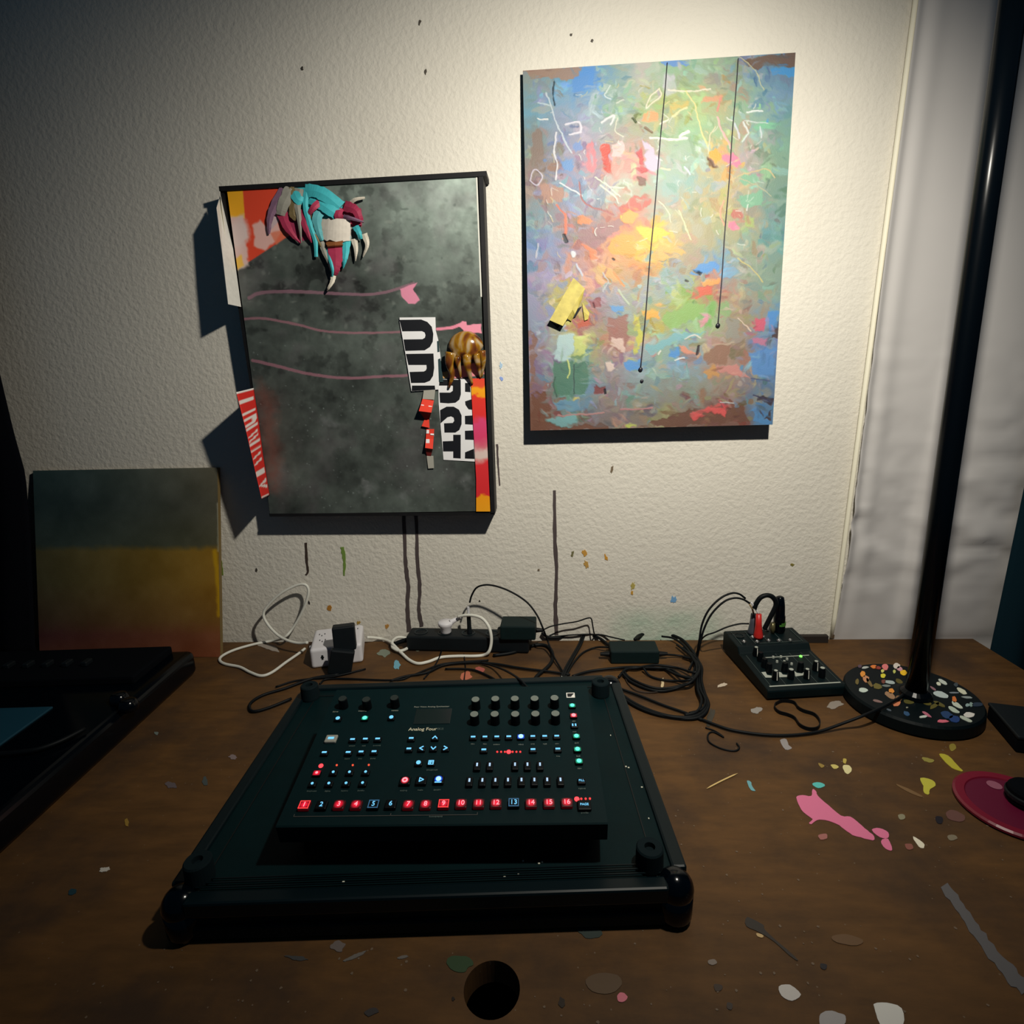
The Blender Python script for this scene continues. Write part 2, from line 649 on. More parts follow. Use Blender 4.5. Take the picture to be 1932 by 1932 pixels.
def curtain(name, label, outline, y0, rgb, depth=0.03, waves=5, flip=False):
    """cloth between an edge curve (list of (x,z)) and a far side, folded"""
    bm = bmesh.new()
    nz, nx = 50, 60
    zs = [p[1] for p in outline]
    rows = []
    for j in range(nz):
        z = zs[0] + (zs[-1] - zs[0]) * j / (nz - 1)
        for (xa, za), (xb, zb) in zip(outline, outline[1:]):
            if za <= z <= zb + 1e-9:
                xe = xa + (xb - xa) * (z - za) / (zb - za)
                break
        rows.append([])
        for i in range(nx):
            t = i / (nx - 1)
            far = xe - 0.6 if flip else xe + 0.6
            x = xe + (far - xe) * t
            d = depth * (0.5 + 0.5 * math.sin(t * waves * 2 * math.pi + 0.7 * math.sin(z * 3))) * min(1, 8 * t + .2)
            rows[-1].append(bm.verts.new((x, y0 - d, z)))
    for a, b in zip(rows, rows[1:]):
        for i in range(nx - 1):
            bm.faces.new((a[i], a[i + 1], b[i + 1], b[i]))
    o = link(name, mk(name, bm), mat(name + '_cloth', rgb, 0.95, 0.1, bump=0.2, bscale=400), smooth=True)
    sol = o.modifiers.new('cloth', 'SOLIDIFY')
    sol.thickness = 0.002
    return tag(o, label, 'curtain')


c0, c1 = onY(1926, 873, -.05), onY(1866, 1235, -.05)
sl = (c0.x - c1.x) / (c0.z - c1.z)
curtain('dark_hanging', 'dark teal hanging at the far right beside the desk corner', [(.963, -0.72), (.964, 0.0), (c1.x + .012 + sl * .4, 0.4), (c1.x + .03 + sl * 1.5, 1.5)], -0.05, (16, 40, 50))  # folded dark teal surface down the right edge

# ------------------------------------------------------------------ desk
DESK_R, DESK_L, DESK_B, DESK_F = 0.955, -1.75, -0.012, -1.12
HOLE = (-0.0693, -0.8003, 0.0291)


def desk_material():
    m = bpy.data.materials.new('stained_wood')
    m.use_nodes = True
    nt = m.node_tree
    N, L = nt.nodes, nt.links
    b = N['Principled BSDF']
    b.inputs['Specular IOR Level'].default_value = 0.25
    tc = N.new('ShaderNodeTexCoord')
    mp = N.new('ShaderNodeMapping')
    mp.inputs['Scale'].default_value = (1.6, 6, 4)
    L.new(tc.outputs['Object'], mp.inputs[0])
    g = N.new('ShaderNodeTexNoise'); g.inputs['Scale'].default_value = 9; g.inputs['Detail'].default_value = 8; g.inputs['Roughness'].default_value = .65
    L.new(mp.outputs[0], g.inputs['Vector'])
    r1 = N.new('ShaderNodeValToRGB')
    e = r1.color_ramp.elements
    e[0].position, e[0].color = .28, lin((80, 56, 31))
    e[1].position, e[1].color = .75, lin((106, 74, 40))
    L.new(g.outputs['Fac'], r1.inputs[0])
    st = N.new('ShaderNodeTexNoise'); st.inputs['Scale'].default_value = 6.5; st.inputs['Detail'].default_value = 7; st.inputs['Roughness'].default_value = .6
    L.new(tc.outputs['Object'], st.inputs['Vector'])
    rs = N.new('ShaderNodeMapRange'); rs.inputs[1].default_value = .44; rs.inputs[2].default_value = .66
    L.new(st.outputs['Fac'], rs.inputs[0])
    mx = N.new('ShaderNodeMix'); mx.data_type = 'RGBA'; mx.inputs[7].default_value = lin((56, 43, 34))
    mul = N.new('ShaderNodeMath'); mul.operation = 'MULTIPLY'; mul.inputs[1].default_value = .75
    L.new(rs.outputs[0], mul.inputs[0]); L.new(mul.outputs[0], mx.inputs[0]); L.new(r1.outputs[0], mx.inputs[6])
    # fine pale scuffs and specks
    sp = N.new('ShaderNodeTexVoronoi'); sp.inputs['Scale'].default_value = 95
    L.new(tc.outputs['Object'], sp.inputs['Vector'])
    lt = N.new('ShaderNodeMath'); lt.operation = 'LESS_THAN'; lt.inputs[1].default_value = .085
    L.new(sp.outputs['Distance'], lt.inputs[0])
    sep = N.new('ShaderNodeSeparateColor'); L.new(sp.outputs['Color'], sep.inputs[0])
    gt = N.new('ShaderNodeMath'); gt.operation = 'GREATER_THAN'; gt.inputs[1].default_value = .72
    L.new(sep.outputs[0], gt.inputs[0])
    an = N.new('ShaderNodeMath'); an.operation = 'MULTIPLY'; L.new(lt.outputs[0], an.inputs[0]); L.new(gt.outputs[0], an.inputs[1])
    mx2 = N.new('ShaderNodeMix'); mx2.data_type = 'RGBA'; mx2.inputs[7].default_value = lin((110, 92, 74))
    L.new(an.outputs[0], mx2.inputs[0]); L.new(mx.outputs[2], mx2.inputs[6])
    L.new(mx2.outputs[2], b.inputs['Base Color'])
    rr = N.new('ShaderNodeMapRange'); rr.inputs[3].default_value = .45; rr.inputs[4].default_value = .75
    L.new(st.outputs['Fac'], rr.inputs[0]); L.new(rr.outputs[0], b.inputs['Roughness'])
    bp = N.new('ShaderNodeBump'); bp.inputs['Strength'].default_value = .15; bp.inputs['Distance'].default_value = .001
    L.new(g.outputs['Fac'], bp.inputs['Height']); L.new(bp.outputs['Normal'], b.inputs['Normal'])
    return m


desk = thing('work_desk', 'paint-splattered brown wooden desk with a round cable hole', 'desk', (0, 0, -0.74))
WOOD = desk_material()


def tabletop():
    bm = bmesh.new()
    outer = [bm.verts.new((x, y, 0.74)) for x, y in ((DESK_L, DESK_F), (DESK_R, DESK_F), (DESK_R, DESK_B), (DESK_L, DESK_B))]
    inner = [bm.verts.new((HOLE[0] + HOLE[2] * math.cos(a), HOLE[1] + HOLE[2] * math.sin(a), 0.74)) for a in [2 * math.pi * k / 40 for k in range(40)]]
    es = [bm.edges.new((l[i], l[(i + 1) % len(l)])) for l in (outer, inner) for i in range(len(l))]
    bmesh.ops.triangle_fill(bm, use_beauty=True, use_dissolve=False, edges=es)
    bmesh.ops.recalc_face_normals(bm, faces=bm.faces)
    if bm.faces[0].normal.z < 0:
        bmesh.ops.reverse_faces(bm, faces=bm.faces)
    top = list(bm.faces)
    r = bmesh.ops.extrude_face_region(bm, geom=top)
    bmesh.ops.translate(bm, vec=(0, 0, -0.03), verts=[v for v in r['geom'] if isinstance(v, bmesh.types.BMVert)])
    bmesh.ops.recalc_face_normals(bm, faces=bm.faces)
    return link('tabletop', mk('tabletop', bm), WOOD, desk)


tabletop()
for x, y in ((DESK_L + .06, DESK_F + .06), (DESK_R - .06, DESK_F + .06), (DESK_L + .06, DESK_B - .06), (DESK_R - .06, DESK_B - .06)):
    box('leg', (x, y, 0.355), (0.06, 0.06, 0.71), WOOD, desk)
box('shelf', (-0.4, -0.7, 0.40), (2.2, 0.7, 0.02), FLAT, desk)

DESK_GAIN = {}


def desk_spot(pts, rgb, name='paint_spot', h=0.0007, label=None):
    if len(pts) < 26:
        q = [Vector((x, y, 0)) for x, y in pts]
        q = spline([q[-1]] + q + [q[0], q[1]], 3)[3:-3]
        pts = [(v.x + random.uniform(-.5, .5), v.y + random.uniform(-.4, .4)) for v in q[:-1]]
    loop = [onZ(x, y, 0.0001) + Vector((0, 0, 0.74)) for x, y in pts]
    return prism(name, loop, (0, 0, h), mat('spot_%d_%d_%d' % rgb, rgb, 0.5), desk, label)


def c6(l):  # measured on a 2.322x view of the lower right corner
    return [(1100 + x / 2.322, 1380 + y / 2.322) for x, y in l]


PINK = (226, 120, 158)
desk_spot(c6([(935, 290), (960, 280), (1000, 285), (1005, 255), (1020, 262), (1030, 285), (1075, 325), (1130, 370), (1170, 375), (1210, 405), (1245, 435), (1275, 460), (1270, 478), (1215, 465), (1180, 455), (1145, 430), (1110, 405), (1060, 390), (1025, 390), (1000, 408), (990, 400), (1005, 385), (965, 355), (945, 320)]), PINK, 'paint_splash', label='long pink paint splash')
desk_spot(c6([(1265, 433), (1300, 425), (1338, 445), (1335, 468), (1300, 465)]), PINK)
desk_spot(c6([(1305, 482), (1335, 472), (1355, 520), (1325, 515)]), PINK)
SPOTS = [
    ([(1445, 462), (1490, 490), (1493, 512), (1470, 505)], (235, 228, 205)),
    ([(1560, 100), (1600, 108), (1640, 150), (1665, 175), (1630, 168), (1590, 138)], (190, 180, 60)),
    ([(1478, 205), (1530, 215), (1545, 238), (1520, 255), (1515, 278), (1492, 268), (1490, 240)], (196, 190, 70)),
    ([(1485, 115), (1510, 118), (1538, 128), (1525, 138), (1495, 130)], (150, 140, 70)),
    ([(1605, 60), (1625, 55), (1635, 75), (1612, 88)], (150, 135, 60)),
    ([(1085, 148), (1105, 147), (1120, 158), (1100, 165)], (205, 190, 110)),
    ([(1140, 150), (1165, 150), (1178, 168), (1160, 188), (1142, 172)], (225, 215, 160)),
    ([(1140, 120), (1155, 125), (1150, 142), (1140, 138)], (190, 170, 80)),
    ([(1030, 140), (1058, 150), (1045, 160)], (150, 125, 60)),
    ([(1003, 230), (1040, 225), (1060, 240), (1030, 250)], (90, 195, 190)),
    ([(718, 218), (735, 222), (740, 240), (755, 262), (735, 258), (725, 240)], (110, 170, 180)),
    ([(858, 1120), (905, 1112), (955, 1155), (915, 1182), (870, 1160)], (205, 200, 195)),
    ([(1275, 1195), (1330, 1190), (1395, 1215), (1400, 1290), (1330, 1330), (1290, 1260), (1278, 1215)], (228, 226, 220)),
    ([(1040, 1240), (1075, 1225), (1120, 1235), (1150, 1250), (1140, 1290), (1050, 1300), (1035, 1270)], (170, 165, 165)),
    ([(150, 1160), (170, 1145), (195, 1165), (180, 1185), (155, 1185)], (215, 120, 135)),
    ([(1410, 495), (1440, 495), (1445, 515), (1420, 518)], (140, 85, 75)),
    ([(1588, 360), (1620, 345), (1670, 370), (1665, 395), (1610, 390)], (105, 72, 66)),
    ([(1545, 375), (1575, 378), (1572, 405), (1550, 400)], (28, 25, 35)),
    ([(1030, 455), (1065, 450), (1068, 470), (1040, 475)], (165, 105, 100)),
    ([(1380, 368), (1405, 365), (1410, 382), (1388, 388)], (140, 135, 110)),
    ([(1595, 460), (1625, 455), (1640, 470), (1610, 480)], (130, 120, 100)),
    ([(1370, 232), (1420, 250), (1485, 282), (1475, 288), (1415, 262)], (120, 92, 60)),
    ([(862, 40), (890, 35), (900, 60), (915, 75), (885, 80)], (150, 145, 145)),
    ([(548, 1005), (575, 1000), (588, 1015), (570, 1025), (552, 1020)], (130, 118, 110)),
    ([(760, 885), (790, 895), (785, 905), (765, 900)], (200, 170, 120)),
    ([(1090, 900), (1150, 890), (1225, 915), (1200, 940), (1110, 925)], (105, 78, 52)),
    ([(1040, 1018), (1070, 1025), (1060, 1045), (1042, 1038)], (36, 34, 40)),
    ([(720, 815), (790, 850), (800, 875), (930, 990), (925, 1000), (840, 925), (770, 880), (715, 855)], (52, 46, 42)),
    ([(575, 1110), (610, 1115), (605, 1135), (580, 1138)], (62, 50, 42)),
    ([(630, 1190), (655, 1195), (650, 1220), (632, 1215)], (62, 52, 46)),
    ([(10, 1090), (70, 1060), (150, 1070), (170, 1110), (120, 1150), (40, 1140)], (92, 72, 52)),
]
for pts, rgb in SPOTS:
    desk_spot(c6(pts), rgb)
for x, y, rx, ry, rgb in ((197, 1641, 11, 4, (200, 195, 185)), (324, 1482, 11, 6, (95, 85, 88)), (440, 1429, 8, 4, (130, 115, 115)), (387, 1474, 5, 7, (70, 78, 78)), (295, 1384, 4, 3, (110, 120, 115)),
                          (137, 1683, 8, 5, (30, 60, 70)), (638, 1786, 13, 9, (110, 100, 96)), (239, 1552, 4, 8, (150, 120, 50)), (749, 1255, 6, 8, (110, 170, 190)), (1362, 1293, 9, 3, (200, 185, 165)),
                          (1250, 1289, 3, 11, (210, 190, 150)), (1428, 1340, 10, 6, (150, 145, 140)), (878, 1276, 12, 8, (190, 110, 85)), (905, 1264, 9, 5, (170, 90, 80)),
                          (508, 1222, 22, 4, (160, 150, 140)), (725, 1232, 12, 7, (120, 130, 115)), (787, 1222, 6, 8, (120, 130, 110)), (1158, 1355, 4, 12, (70, 62, 50)), (1340, 1355, 6, 18, (60, 56, 48)),
                          (1575, 1330, 16, 7, (150, 140, 130)), (868, 1818, 22, 14, (55, 75, 50)), (525, 1962, 10, 8, (50, 65, 50)), (1060, 1893, 6, 10, (45, 36, 28)),
                          (855, 1885, 3, 4, (40, 32, 26)), (1108, 1755, 24, 14, (52, 62, 58)), (560, 1808, 20, 4, (70, 70, 70)), (670, 1805, 25, 3, (110, 105, 100)), (760, 1806, 10, 3, (110, 105, 100)), (700, 1910, 14, 8, (60, 56, 56))):
    desk_spot(splat(x, y, rx, ry, random.uniform(-.4, .4), 12, .25), rgb)
desk_spot(ribbon_loop([(1782, 1670), (1815, 1720), (1850, 1770), (1900, 1830), (1936, 1870)], 16, 26, .3), (98, 96, 98), 'paint_streak', label='long grey paint streak')
# small splash dust all over: one joined piece
bm = bmesh.new()
for k in range(120):
    x, y = random.uniform(1190, 1930), random.uniform(1300, 1930)
    if k % 4 == 0:
        x = random.uniform(60, 1180)
        y = random.uniform(1790, 1930)
    p = onZ(x, y, 0.0001) + Vector((0, 0, .74))
    if math.hypot(p.x - HOLE[0], p.y - HOLE[1]) < HOLE[2] + .004:
        continue
    r = random.uniform(.0006, .0018)
    a_prism(bm, [p + Vector((r * math.cos(a) * random.uniform(.6, 1.3), r * math.sin(a) * random.uniform(.6, 1.3), 0)) for a in [k2 * 1.047 for k2 in range(6)]], (0, 0, .0004))
o = link('paint_speckle', mk('paint_speckle', bm), mat('speckle', (112, 94, 76), .6), desk)
o['kind'] = 'stuff'

# ================================================================== THE TWO WALL PICTURES
def frame_of(corners, dt, db):
    (x0, y0), (x1, y1), (x2, y2), (x3, y3) = corners
    TL, TR, BR, BL = onY(x0, y0, -dt), onY(x1, y1, -dt), onY(x2, y2, -db), onY(x3, y3, -db)
    C = (TL + TR + BR + BL) / 4
    U = ((TR - TL) + (BR - BL)) / 2
    V = ((BL - TL) + (BR - TR)) / 2
    V = V - U * (V.dot(U) / U.dot(U))
    return C, U, V


# ---- right: abstract canvas
C, U, V = frame_of([(983.4, 131), (1506.4, 101), (1453.2, 799.3), (1003.5, 814.3)], .014, .040)
A = C - U / 2 - V / 2
N_R = U.cross(V).normalized()
if N_R.y > 0:
    N_R = -N_R
pic = thing('abstract_painting', 'tall multicoloured abstract canvas on the wall, blue green and orange with two dark drip lines', 'painting', (C.x, 0, (C - U / 2 + V / 2).z))
EYE = Matrix.Identity(4)


def child_world(o, parent):
    """o's mesh is in world coordinates: keep it there under an unrotated parent"""
    o.parent = parent
    o.matrix_parent_inverse = Matrix.LocRotScale(parent.location, parent.rotation_euler.to_quaternion(), None).inverted()
    return o


pt = Painted(A, U, V, 400, 540, (140, 155, 155))
PAL = [
    [(140, 155, 155), (110, 165, 200), (95, 150, 215), (140, 170, 170), (190, 185, 180), (150, 185, 155), (150, 180, 150), (150, 165, 150), (120, 150, 180), (95, 130, 160)],
    [(110, 160, 185), (140, 160, 185), (145, 165, 180), (150, 175, 165), (160, 180, 130), (165, 170, 115), (170, 190, 140), (180, 170, 130), (140, 175, 150), (115, 150, 180)],
    [(125, 135, 135), (140, 150, 175), (165, 160, 175), (165, 165, 160), (165, 160, 140), (160, 180, 150), (150, 190, 150), (160, 185, 145), (150, 175, 160), (120, 160, 150)],
    [(140, 125, 120), (130, 150, 190), (180, 150, 160), (205, 150, 140), (205, 140, 135), (165, 185, 165), (155, 180, 165), (215, 170, 100), (180, 165, 170), (125, 160, 140)],
    [(150, 135, 130), (130, 150, 185), (145, 165, 190), (185, 190, 180), (170, 170, 150), (150, 180, 175), (155, 175, 165), (190, 175, 130), (165, 170, 145), (120, 150, 135)],
    [(120, 150, 165), (160, 130, 130), (150, 140, 150), (190, 120, 100), (200, 130, 110), (170, 175, 160), (170, 165, 135), (185, 180, 120), (165, 150, 135), (115, 150, 145)],
    [(120, 150, 190), (145, 140, 175), (180, 120, 110), (215, 150, 110), (235, 180, 70), (225, 180, 90), (180, 170, 140), (160, 165, 140), (165, 165, 130), (115, 150, 150)],
    [(150, 150, 175), (165, 160, 175), (200, 150, 140), (210, 155, 110), (195, 150, 100), (140, 170, 175), (170, 150, 130), (110, 160, 200), (150, 165, 145), (130, 155, 140)],
    [(150, 150, 180), (190, 180, 90), (160, 130, 145), (160, 160, 170), (160, 170, 165), (150, 170, 170), (160, 185, 110), (190, 110, 95), (160, 155, 140), (130, 155, 145)],
    [(140, 150, 175), (190, 175, 90), (165, 120, 110), (150, 155, 165), (160, 170, 130), (180, 170, 100), (140, 180, 110), (150, 175, 140), (165, 140, 120), (120, 150, 170)],
    [(150, 135, 150), (165, 185, 180), (170, 180, 120), (170, 130, 125), (195, 150, 140), (150, 175, 160), (140, 165, 165), (175, 150, 140), (150, 130, 115), (120, 140, 180)],
    [(135, 130, 150), (110, 150, 140), (125, 155, 150), (150, 140, 150), (150, 165, 175), (140, 170, 170), (130, 165, 185), (170, 140, 125), (160, 130, 120), (95, 130, 175)],
    [(130, 100, 90), (115, 150, 150), (110, 150, 170), (150, 130, 135), (130, 155, 155), (140, 140, 135), (140, 150, 140), (145, 140, 130), (150, 130, 125), (95, 120, 150)],
    [(125, 85, 70), (125, 140, 140), (130, 120, 120), (130, 120, 120), (135, 125, 115), (150, 150, 110), (130, 110, 100), (120, 85, 80), (125, 95, 85), (90, 130, 170)]]
PA = np.array(PAL, float)
gx = np.clip(pt.u * 10 - .5 + pt.WX * 1.1, 0, 8.999)
gy = np.clip(pt.v * 14 - .5 + pt.WY * 1.1, 0, 12.999)
ix, iy = gx.astype(int), gy.astype(int)
fx, fy = (gx - ix)[..., None], (gy - iy)[..., None]
pt.c[:] = (PA[iy, ix] * (1 - fx) + PA[iy, ix + 1] * fx) * (1 - fy) + (PA[iy + 1, ix] * (1 - fx) + PA[iy + 1, ix + 1] * fx) * fy
rng = random.Random(11)
ACC = [(95, 155, 215), (150, 185, 150), (205, 150, 120), (185, 130, 125), (215, 210, 205), (155, 150, 180), (150, 180, 185), (195, 180, 130), (130, 115, 110)]


def uvpx(u, v):
    P = A + U * u + V * v
    return measure(P)


for k in range(1150):
    u, v = rng.random(), rng.random()
    x, y = uvpx(u, v)
    base = PAL[min(13, int(v * 14 + rng.uniform(-.5, .5)) if v > .05 else 0)][min(9, max(0, int(u * 10 + rng.uniform(-.6, .6))))]
    j = rng.uniform(-20, 20)
    col = [c + j + rng.uniform(-14, 14) for c in base]
    if rng.random() < .09 and .06 < u < .94:
        a = ACC[rng.randrange(len(ACC))]
        col = [c * .45 + q * .55 for c, q in zip(col, a)]
    big = k < 450
    pt.dab(x, y, rng.uniform(10, 30) if big else rng.uniform(5, 16), rng.uniform(5, 13) if big else rng.uniform(2, 6), rng.uniform(-1.6, 1.6), col, rng.uniform(.5, .95), 6, .3, .4)
# edge colours
for pts, col in (([(1400, 112), (1506, 100), (1505, 128), (1455, 126), (1430, 130)], (112, 88, 76)), ([(985, 130), (1100, 125), (1080, 148), (1000, 152)], (165, 135, 120)), ([(1455, 130), (1503, 128), (1500, 145), (1460, 142)], (70, 150, 215)),
                 ([(1003, 745), (1030, 735), (1040, 790), (1060, 800), (1150, 802), (1150, 812), (1004, 816)], (120, 80, 64)), ([(1310, 770), (1400, 768), (1410, 800), (1200, 808), (1250, 790)], (112, 78, 66)), ([(1425, 780), (1455, 778), (1453, 800), (1420, 800)], (85, 140, 195)),
                 ([(1430, 745), (1460, 752), (1455, 765), (1432, 760)], (62, 52, 62)), ([(1462, 610), (1480, 605), (1478, 640), (1460, 640)], (80, 62, 62)), ([(1440, 790), (1455, 772), (1455, 790)], (70, 55, 55)),
                 ([(1000, 620), (1012, 640), (1010, 720), (1002, 740)], (140, 105, 95)), ([(1100, 130), (1120, 126), (1120, 160), (1085, 175), (1078, 150)], (90, 150, 220)), ([(1250, 115), (1300, 112), (1300, 122), (1255, 124)], (105, 150, 220))):
    pt.poly(pts, col, .9, 8, 2)


def r3(l):
    return [(960 + x * .3003, 80 + y * .3003) for x, y in l]


def r4(l):
    return [(960 + x * .3003, 460 + y * .3003) for x, y in l]


# coloured patches (upper half, lower half)
for pts, col in (([(575, 640), (620, 620), (640, 720), (660, 830), (600, 790)], (210, 75, 62)), ([(800, 690), (830, 660), (850, 770), (880, 810), (830, 820)], (195, 70, 75)), ([(490, 650), (520, 600), (550, 740), (530, 810), (480, 780)], (215, 130, 140)),
                 ([(640, 640), (720, 600), (730, 720), (660, 720)], (225, 195, 195)), ([(835, 600), (900, 660), (960, 760), (940, 830), (870, 800)], (205, 190, 215)), ([(1255, 690), (1300, 660), (1345, 720), (1320, 760), (1270, 765)], (240, 170, 70)), ([(1250, 720), (1300, 765), (1310, 785), (1260, 770)], (100, 70, 55)),
                 ([(1330, 700), (1420, 690), (1475, 760), (1430, 790), (1340, 740)], (230, 130, 165)), ([(740, 1010), (790, 950), (890, 990), (880, 1040), (800, 1060), (700, 1080), (680, 1040)], (195, 95, 85)), ([(700, 1100), (760, 1040), (830, 1090), (790, 1130), (720, 1130)], (240, 170, 85)),
                 ([(800, 1170), (960, 1160), (1000, 1200), (960, 1250), (870, 1250)], (245, 205, 75)), ([(620, 1270), (720, 1200), (780, 1220), (760, 1320), (700, 1330), (640, 1320)], (240, 165, 75)), ([(440, 1180), (700, 1110), (740, 1140), (640, 1220), (540, 1290), (430, 1230)], (155, 118, 122)),
                 ([(425, 1080), (470, 1070), (530, 1130), (500, 1150), (440, 1130)], (235, 140, 90)), ([(1370, 1130), (1430, 1120), (1445, 1170), (1390, 1180)], (235, 130, 160)), ([(1400, 1040), (1470, 1080), (1470, 1120), (1400, 1100)], (190, 115, 105)), ([(850, 440), (900, 420), (945, 450), (930, 500), (840, 490)], (225, 160, 110)),
                 ([(800, 850), (850, 860), (860, 910), (820, 900)], (120, 85, 75)), ([(780, 470), (800, 440), (835, 440), (800, 510)], (105, 118, 70)), ([(400, 640), (460, 620), (470, 680), (420, 690)], (120, 150, 205)), ([(330, 740), (400, 730), (410, 800), (350, 810)], (110, 155, 210)),
                 ([(1210, 350), (1330, 330), (1340, 370), (1200, 385)], (215, 160, 125)), ([(1000, 385), (1130, 370), (1120, 420), (1010, 425)], (205, 185, 110)), ([(385, 240), (500, 200), (510, 290), (400, 310)], (95, 150, 215)), ([(1480, 1090), (1540, 1100), (1530, 1160), (1490, 1160)], (165, 185, 115)),
                 ([(150, 580), (200, 540), (215, 700), (180, 780), (120, 770)], (135, 118, 110)), ([(200, 880), (330, 900), (340, 1000), (220, 1010)], (180, 140, 125)), ([(1450, 840), (1560, 820), (1580, 880), (1460, 900)], (130, 180, 150)), ([(1440, 960), (1600, 930), (1590, 1030), (1460, 1040)], (125, 180, 150))):
    pt.poly(r3(pts), col, .92, 7, 3)
for pts, col in (([(470, 0), (540, 40), (560, 100), (520, 100)], (240, 130, 85)), ([(640, 0), (830, 0), (780, 80), (700, 60)], (240, 165, 75)), ([(900, 0), (1080, 0), (1110, 60), (1000, 100), (940, 90)], (228, 180, 105)), ([(750, 110), (880, 120), (870, 160), (760, 150)], (235, 150, 90)),
                 ([(1130, 190), (1200, 120), (1300, 100), (1310, 160), (1220, 190)], (95, 155, 220)), ([(1155, 170), (1190, 160), (1225, 180), (1200, 195)], (25, 28, 38)), ([(1150, 310), (1180, 270), (1280, 265), (1270, 320), (1130, 350)], (220, 105, 85)), ([(1210, 230), (1330, 210), (1310, 250), (1240, 265)], (240, 165, 95)),
                 ([(950, 470), (1000, 430), (1120, 380), (1240, 370), (1230, 430), (1160, 490), (1000, 530)], (145, 185, 110)), ([(1000, 380), (1060, 320), (1130, 330), (1080, 390)], (165, 185, 115)), ([(840, 420), (950, 410), (940, 470), (860, 470)], (235, 175, 80)), ([(1190, 490), (1240, 450), (1250, 490), (1210, 520)], (225, 150, 170)),
                 ([(780, 440), (820, 440), (840, 560), (830, 660), (790, 690), (800, 560)], (205, 205, 90)), ([(640, 540), (680, 530), (690, 560), (660, 580)], (200, 85, 65)), ([(620, 470), (740, 450), (760, 600), (720, 690), (620, 640)], (160, 112, 105)), ([(640, 590), (720, 590), (740, 690), (640, 640)], (220, 195, 185)),
                 ([(730, 740), (830, 720), (830, 800), (750, 790)], (90, 155, 225)), ([(440, 480), (500, 470), (520, 510), (450, 520)], (195, 92, 70)), ([(500, 360), (560, 340), (580, 390), (520, 400)], (150, 85, 90)), ([(310, 580), (410, 575), (400, 730), (290, 735)], (185, 215, 218)), ([(410, 575), (500, 570), (490, 690), (410, 740)], (205, 215, 130)),
                 ([(280, 740), (500, 745), (490, 940), (280, 950)], (85, 130, 112)), ([(1150, 1050), (1260, 1025), (1380, 1050), (1370, 1085), (1220, 1060), (1155, 1120)], (225, 95, 95)), ([(860, 640), (1080, 560), (1240, 550), (1000, 640), (880, 700)], (130, 185, 195)), ([(1010, 670), (1060, 650), (1070, 710), (1010, 700)], (85, 150, 220)),
                 ([(1060, 640), (1140, 650), (1180, 680), (1100, 700)], (225, 150, 125)), ([(1220, 700), (1350, 620), (1400, 640), (1360, 760), (1240, 760)], (150, 115, 98)), ([(1360, 480), (1450, 470), (1440, 590), (1370, 580)], (150, 148, 140)), ([(1545, 460), (1600, 470), (1600, 540), (1550, 540)], (210, 95, 120)),
                 ([(1530, 600), (1640, 590), (1620, 640), (1540, 640)], (190, 120, 150)), ([(1300, 780), (1440, 750), (1510, 850), (1440, 830), (1320, 810)], (205, 140, 135)), ([(1500, 690), (1680, 640), (1670, 820), (1540, 830)], (95, 145, 205)), ([(1230, 810), (1300, 760), (1310, 820), (1250, 850)], (200, 150, 95)),
                 ([(1620, 430), (1690, 420), (1690, 520), (1640, 560)], (85, 145, 210)), ([(720, 1140), (790, 1130), (790, 1150), (730, 1152)], (195, 210, 100)), ([(280, 990), (420, 980), (440, 1050), (300, 1050)], (110, 155, 185)), ([(400, 960), (440, 960), (435, 985), (400, 980)], (215, 200, 120)), ([(640, 390), (720, 380), (720, 420), (650, 420)], (100, 160, 220)),
                 ([(600, 750), (640, 740), (690, 790), (620, 800)], (225, 205, 195)), ([(540, 900), (600, 890), (600, 940), (550, 940)], (130, 70, 72)), ([(230, 1110), (420, 1060), (430, 1140), (330, 1160)], (125, 180, 185))):
    pt.poly(r4(pts), col, .92, 7, 3)
# short smears that drag neighbouring colour about
for k in range(1100):
    i_, j_ = rng.randrange(pt.nv), rng.randrange(pt.nu)
    x, y = pt.X[i_, j_], pt.Y[i_, j_]
    q = rng.random()
    src = pt.c[min(pt.nv - 1, max(0, i_ + rng.randrange(-14, 15))), min(pt.nu - 1, max(0, j_ + rng.randrange(-14, 15)))]
    jj = rng.uniform(-16, 16) + (18 if q < .12 else -16 if q > .9 else 0)
    pt.dab(x, y, rng.uniform(6, 18), rng.uniform(2.0, 6.5), rng.choice((rng.uniform(-.5, .5), rng.uniform(-1.6, 1.6))), [v + jj + rng.uniform(-7, 7) for v in src], rng.uniform(.35, .75), 5, .6, .55)
for k in range(90):
    u, v = rng.uniform(.08, .9), rng.uniform(.05, .5)
    x, y = uvpx(u, v)
    a = rng.uniform(-1.7, 1.7)
    l = rng.uniform(4, 16)
    pt.line([(x, y), (x + l * .5 * math.cos(a) + rng.uniform(-3, 3), y + l * .5 * math.sin(a)), (x + l * math.cos(a), y + l * math.sin(a))], rng.uniform(.8, 2.2), (226, 226, 218) if rng.random() < .8 else (214, 200, 150), rng.uniform(.4, .9), 2, 1.2)
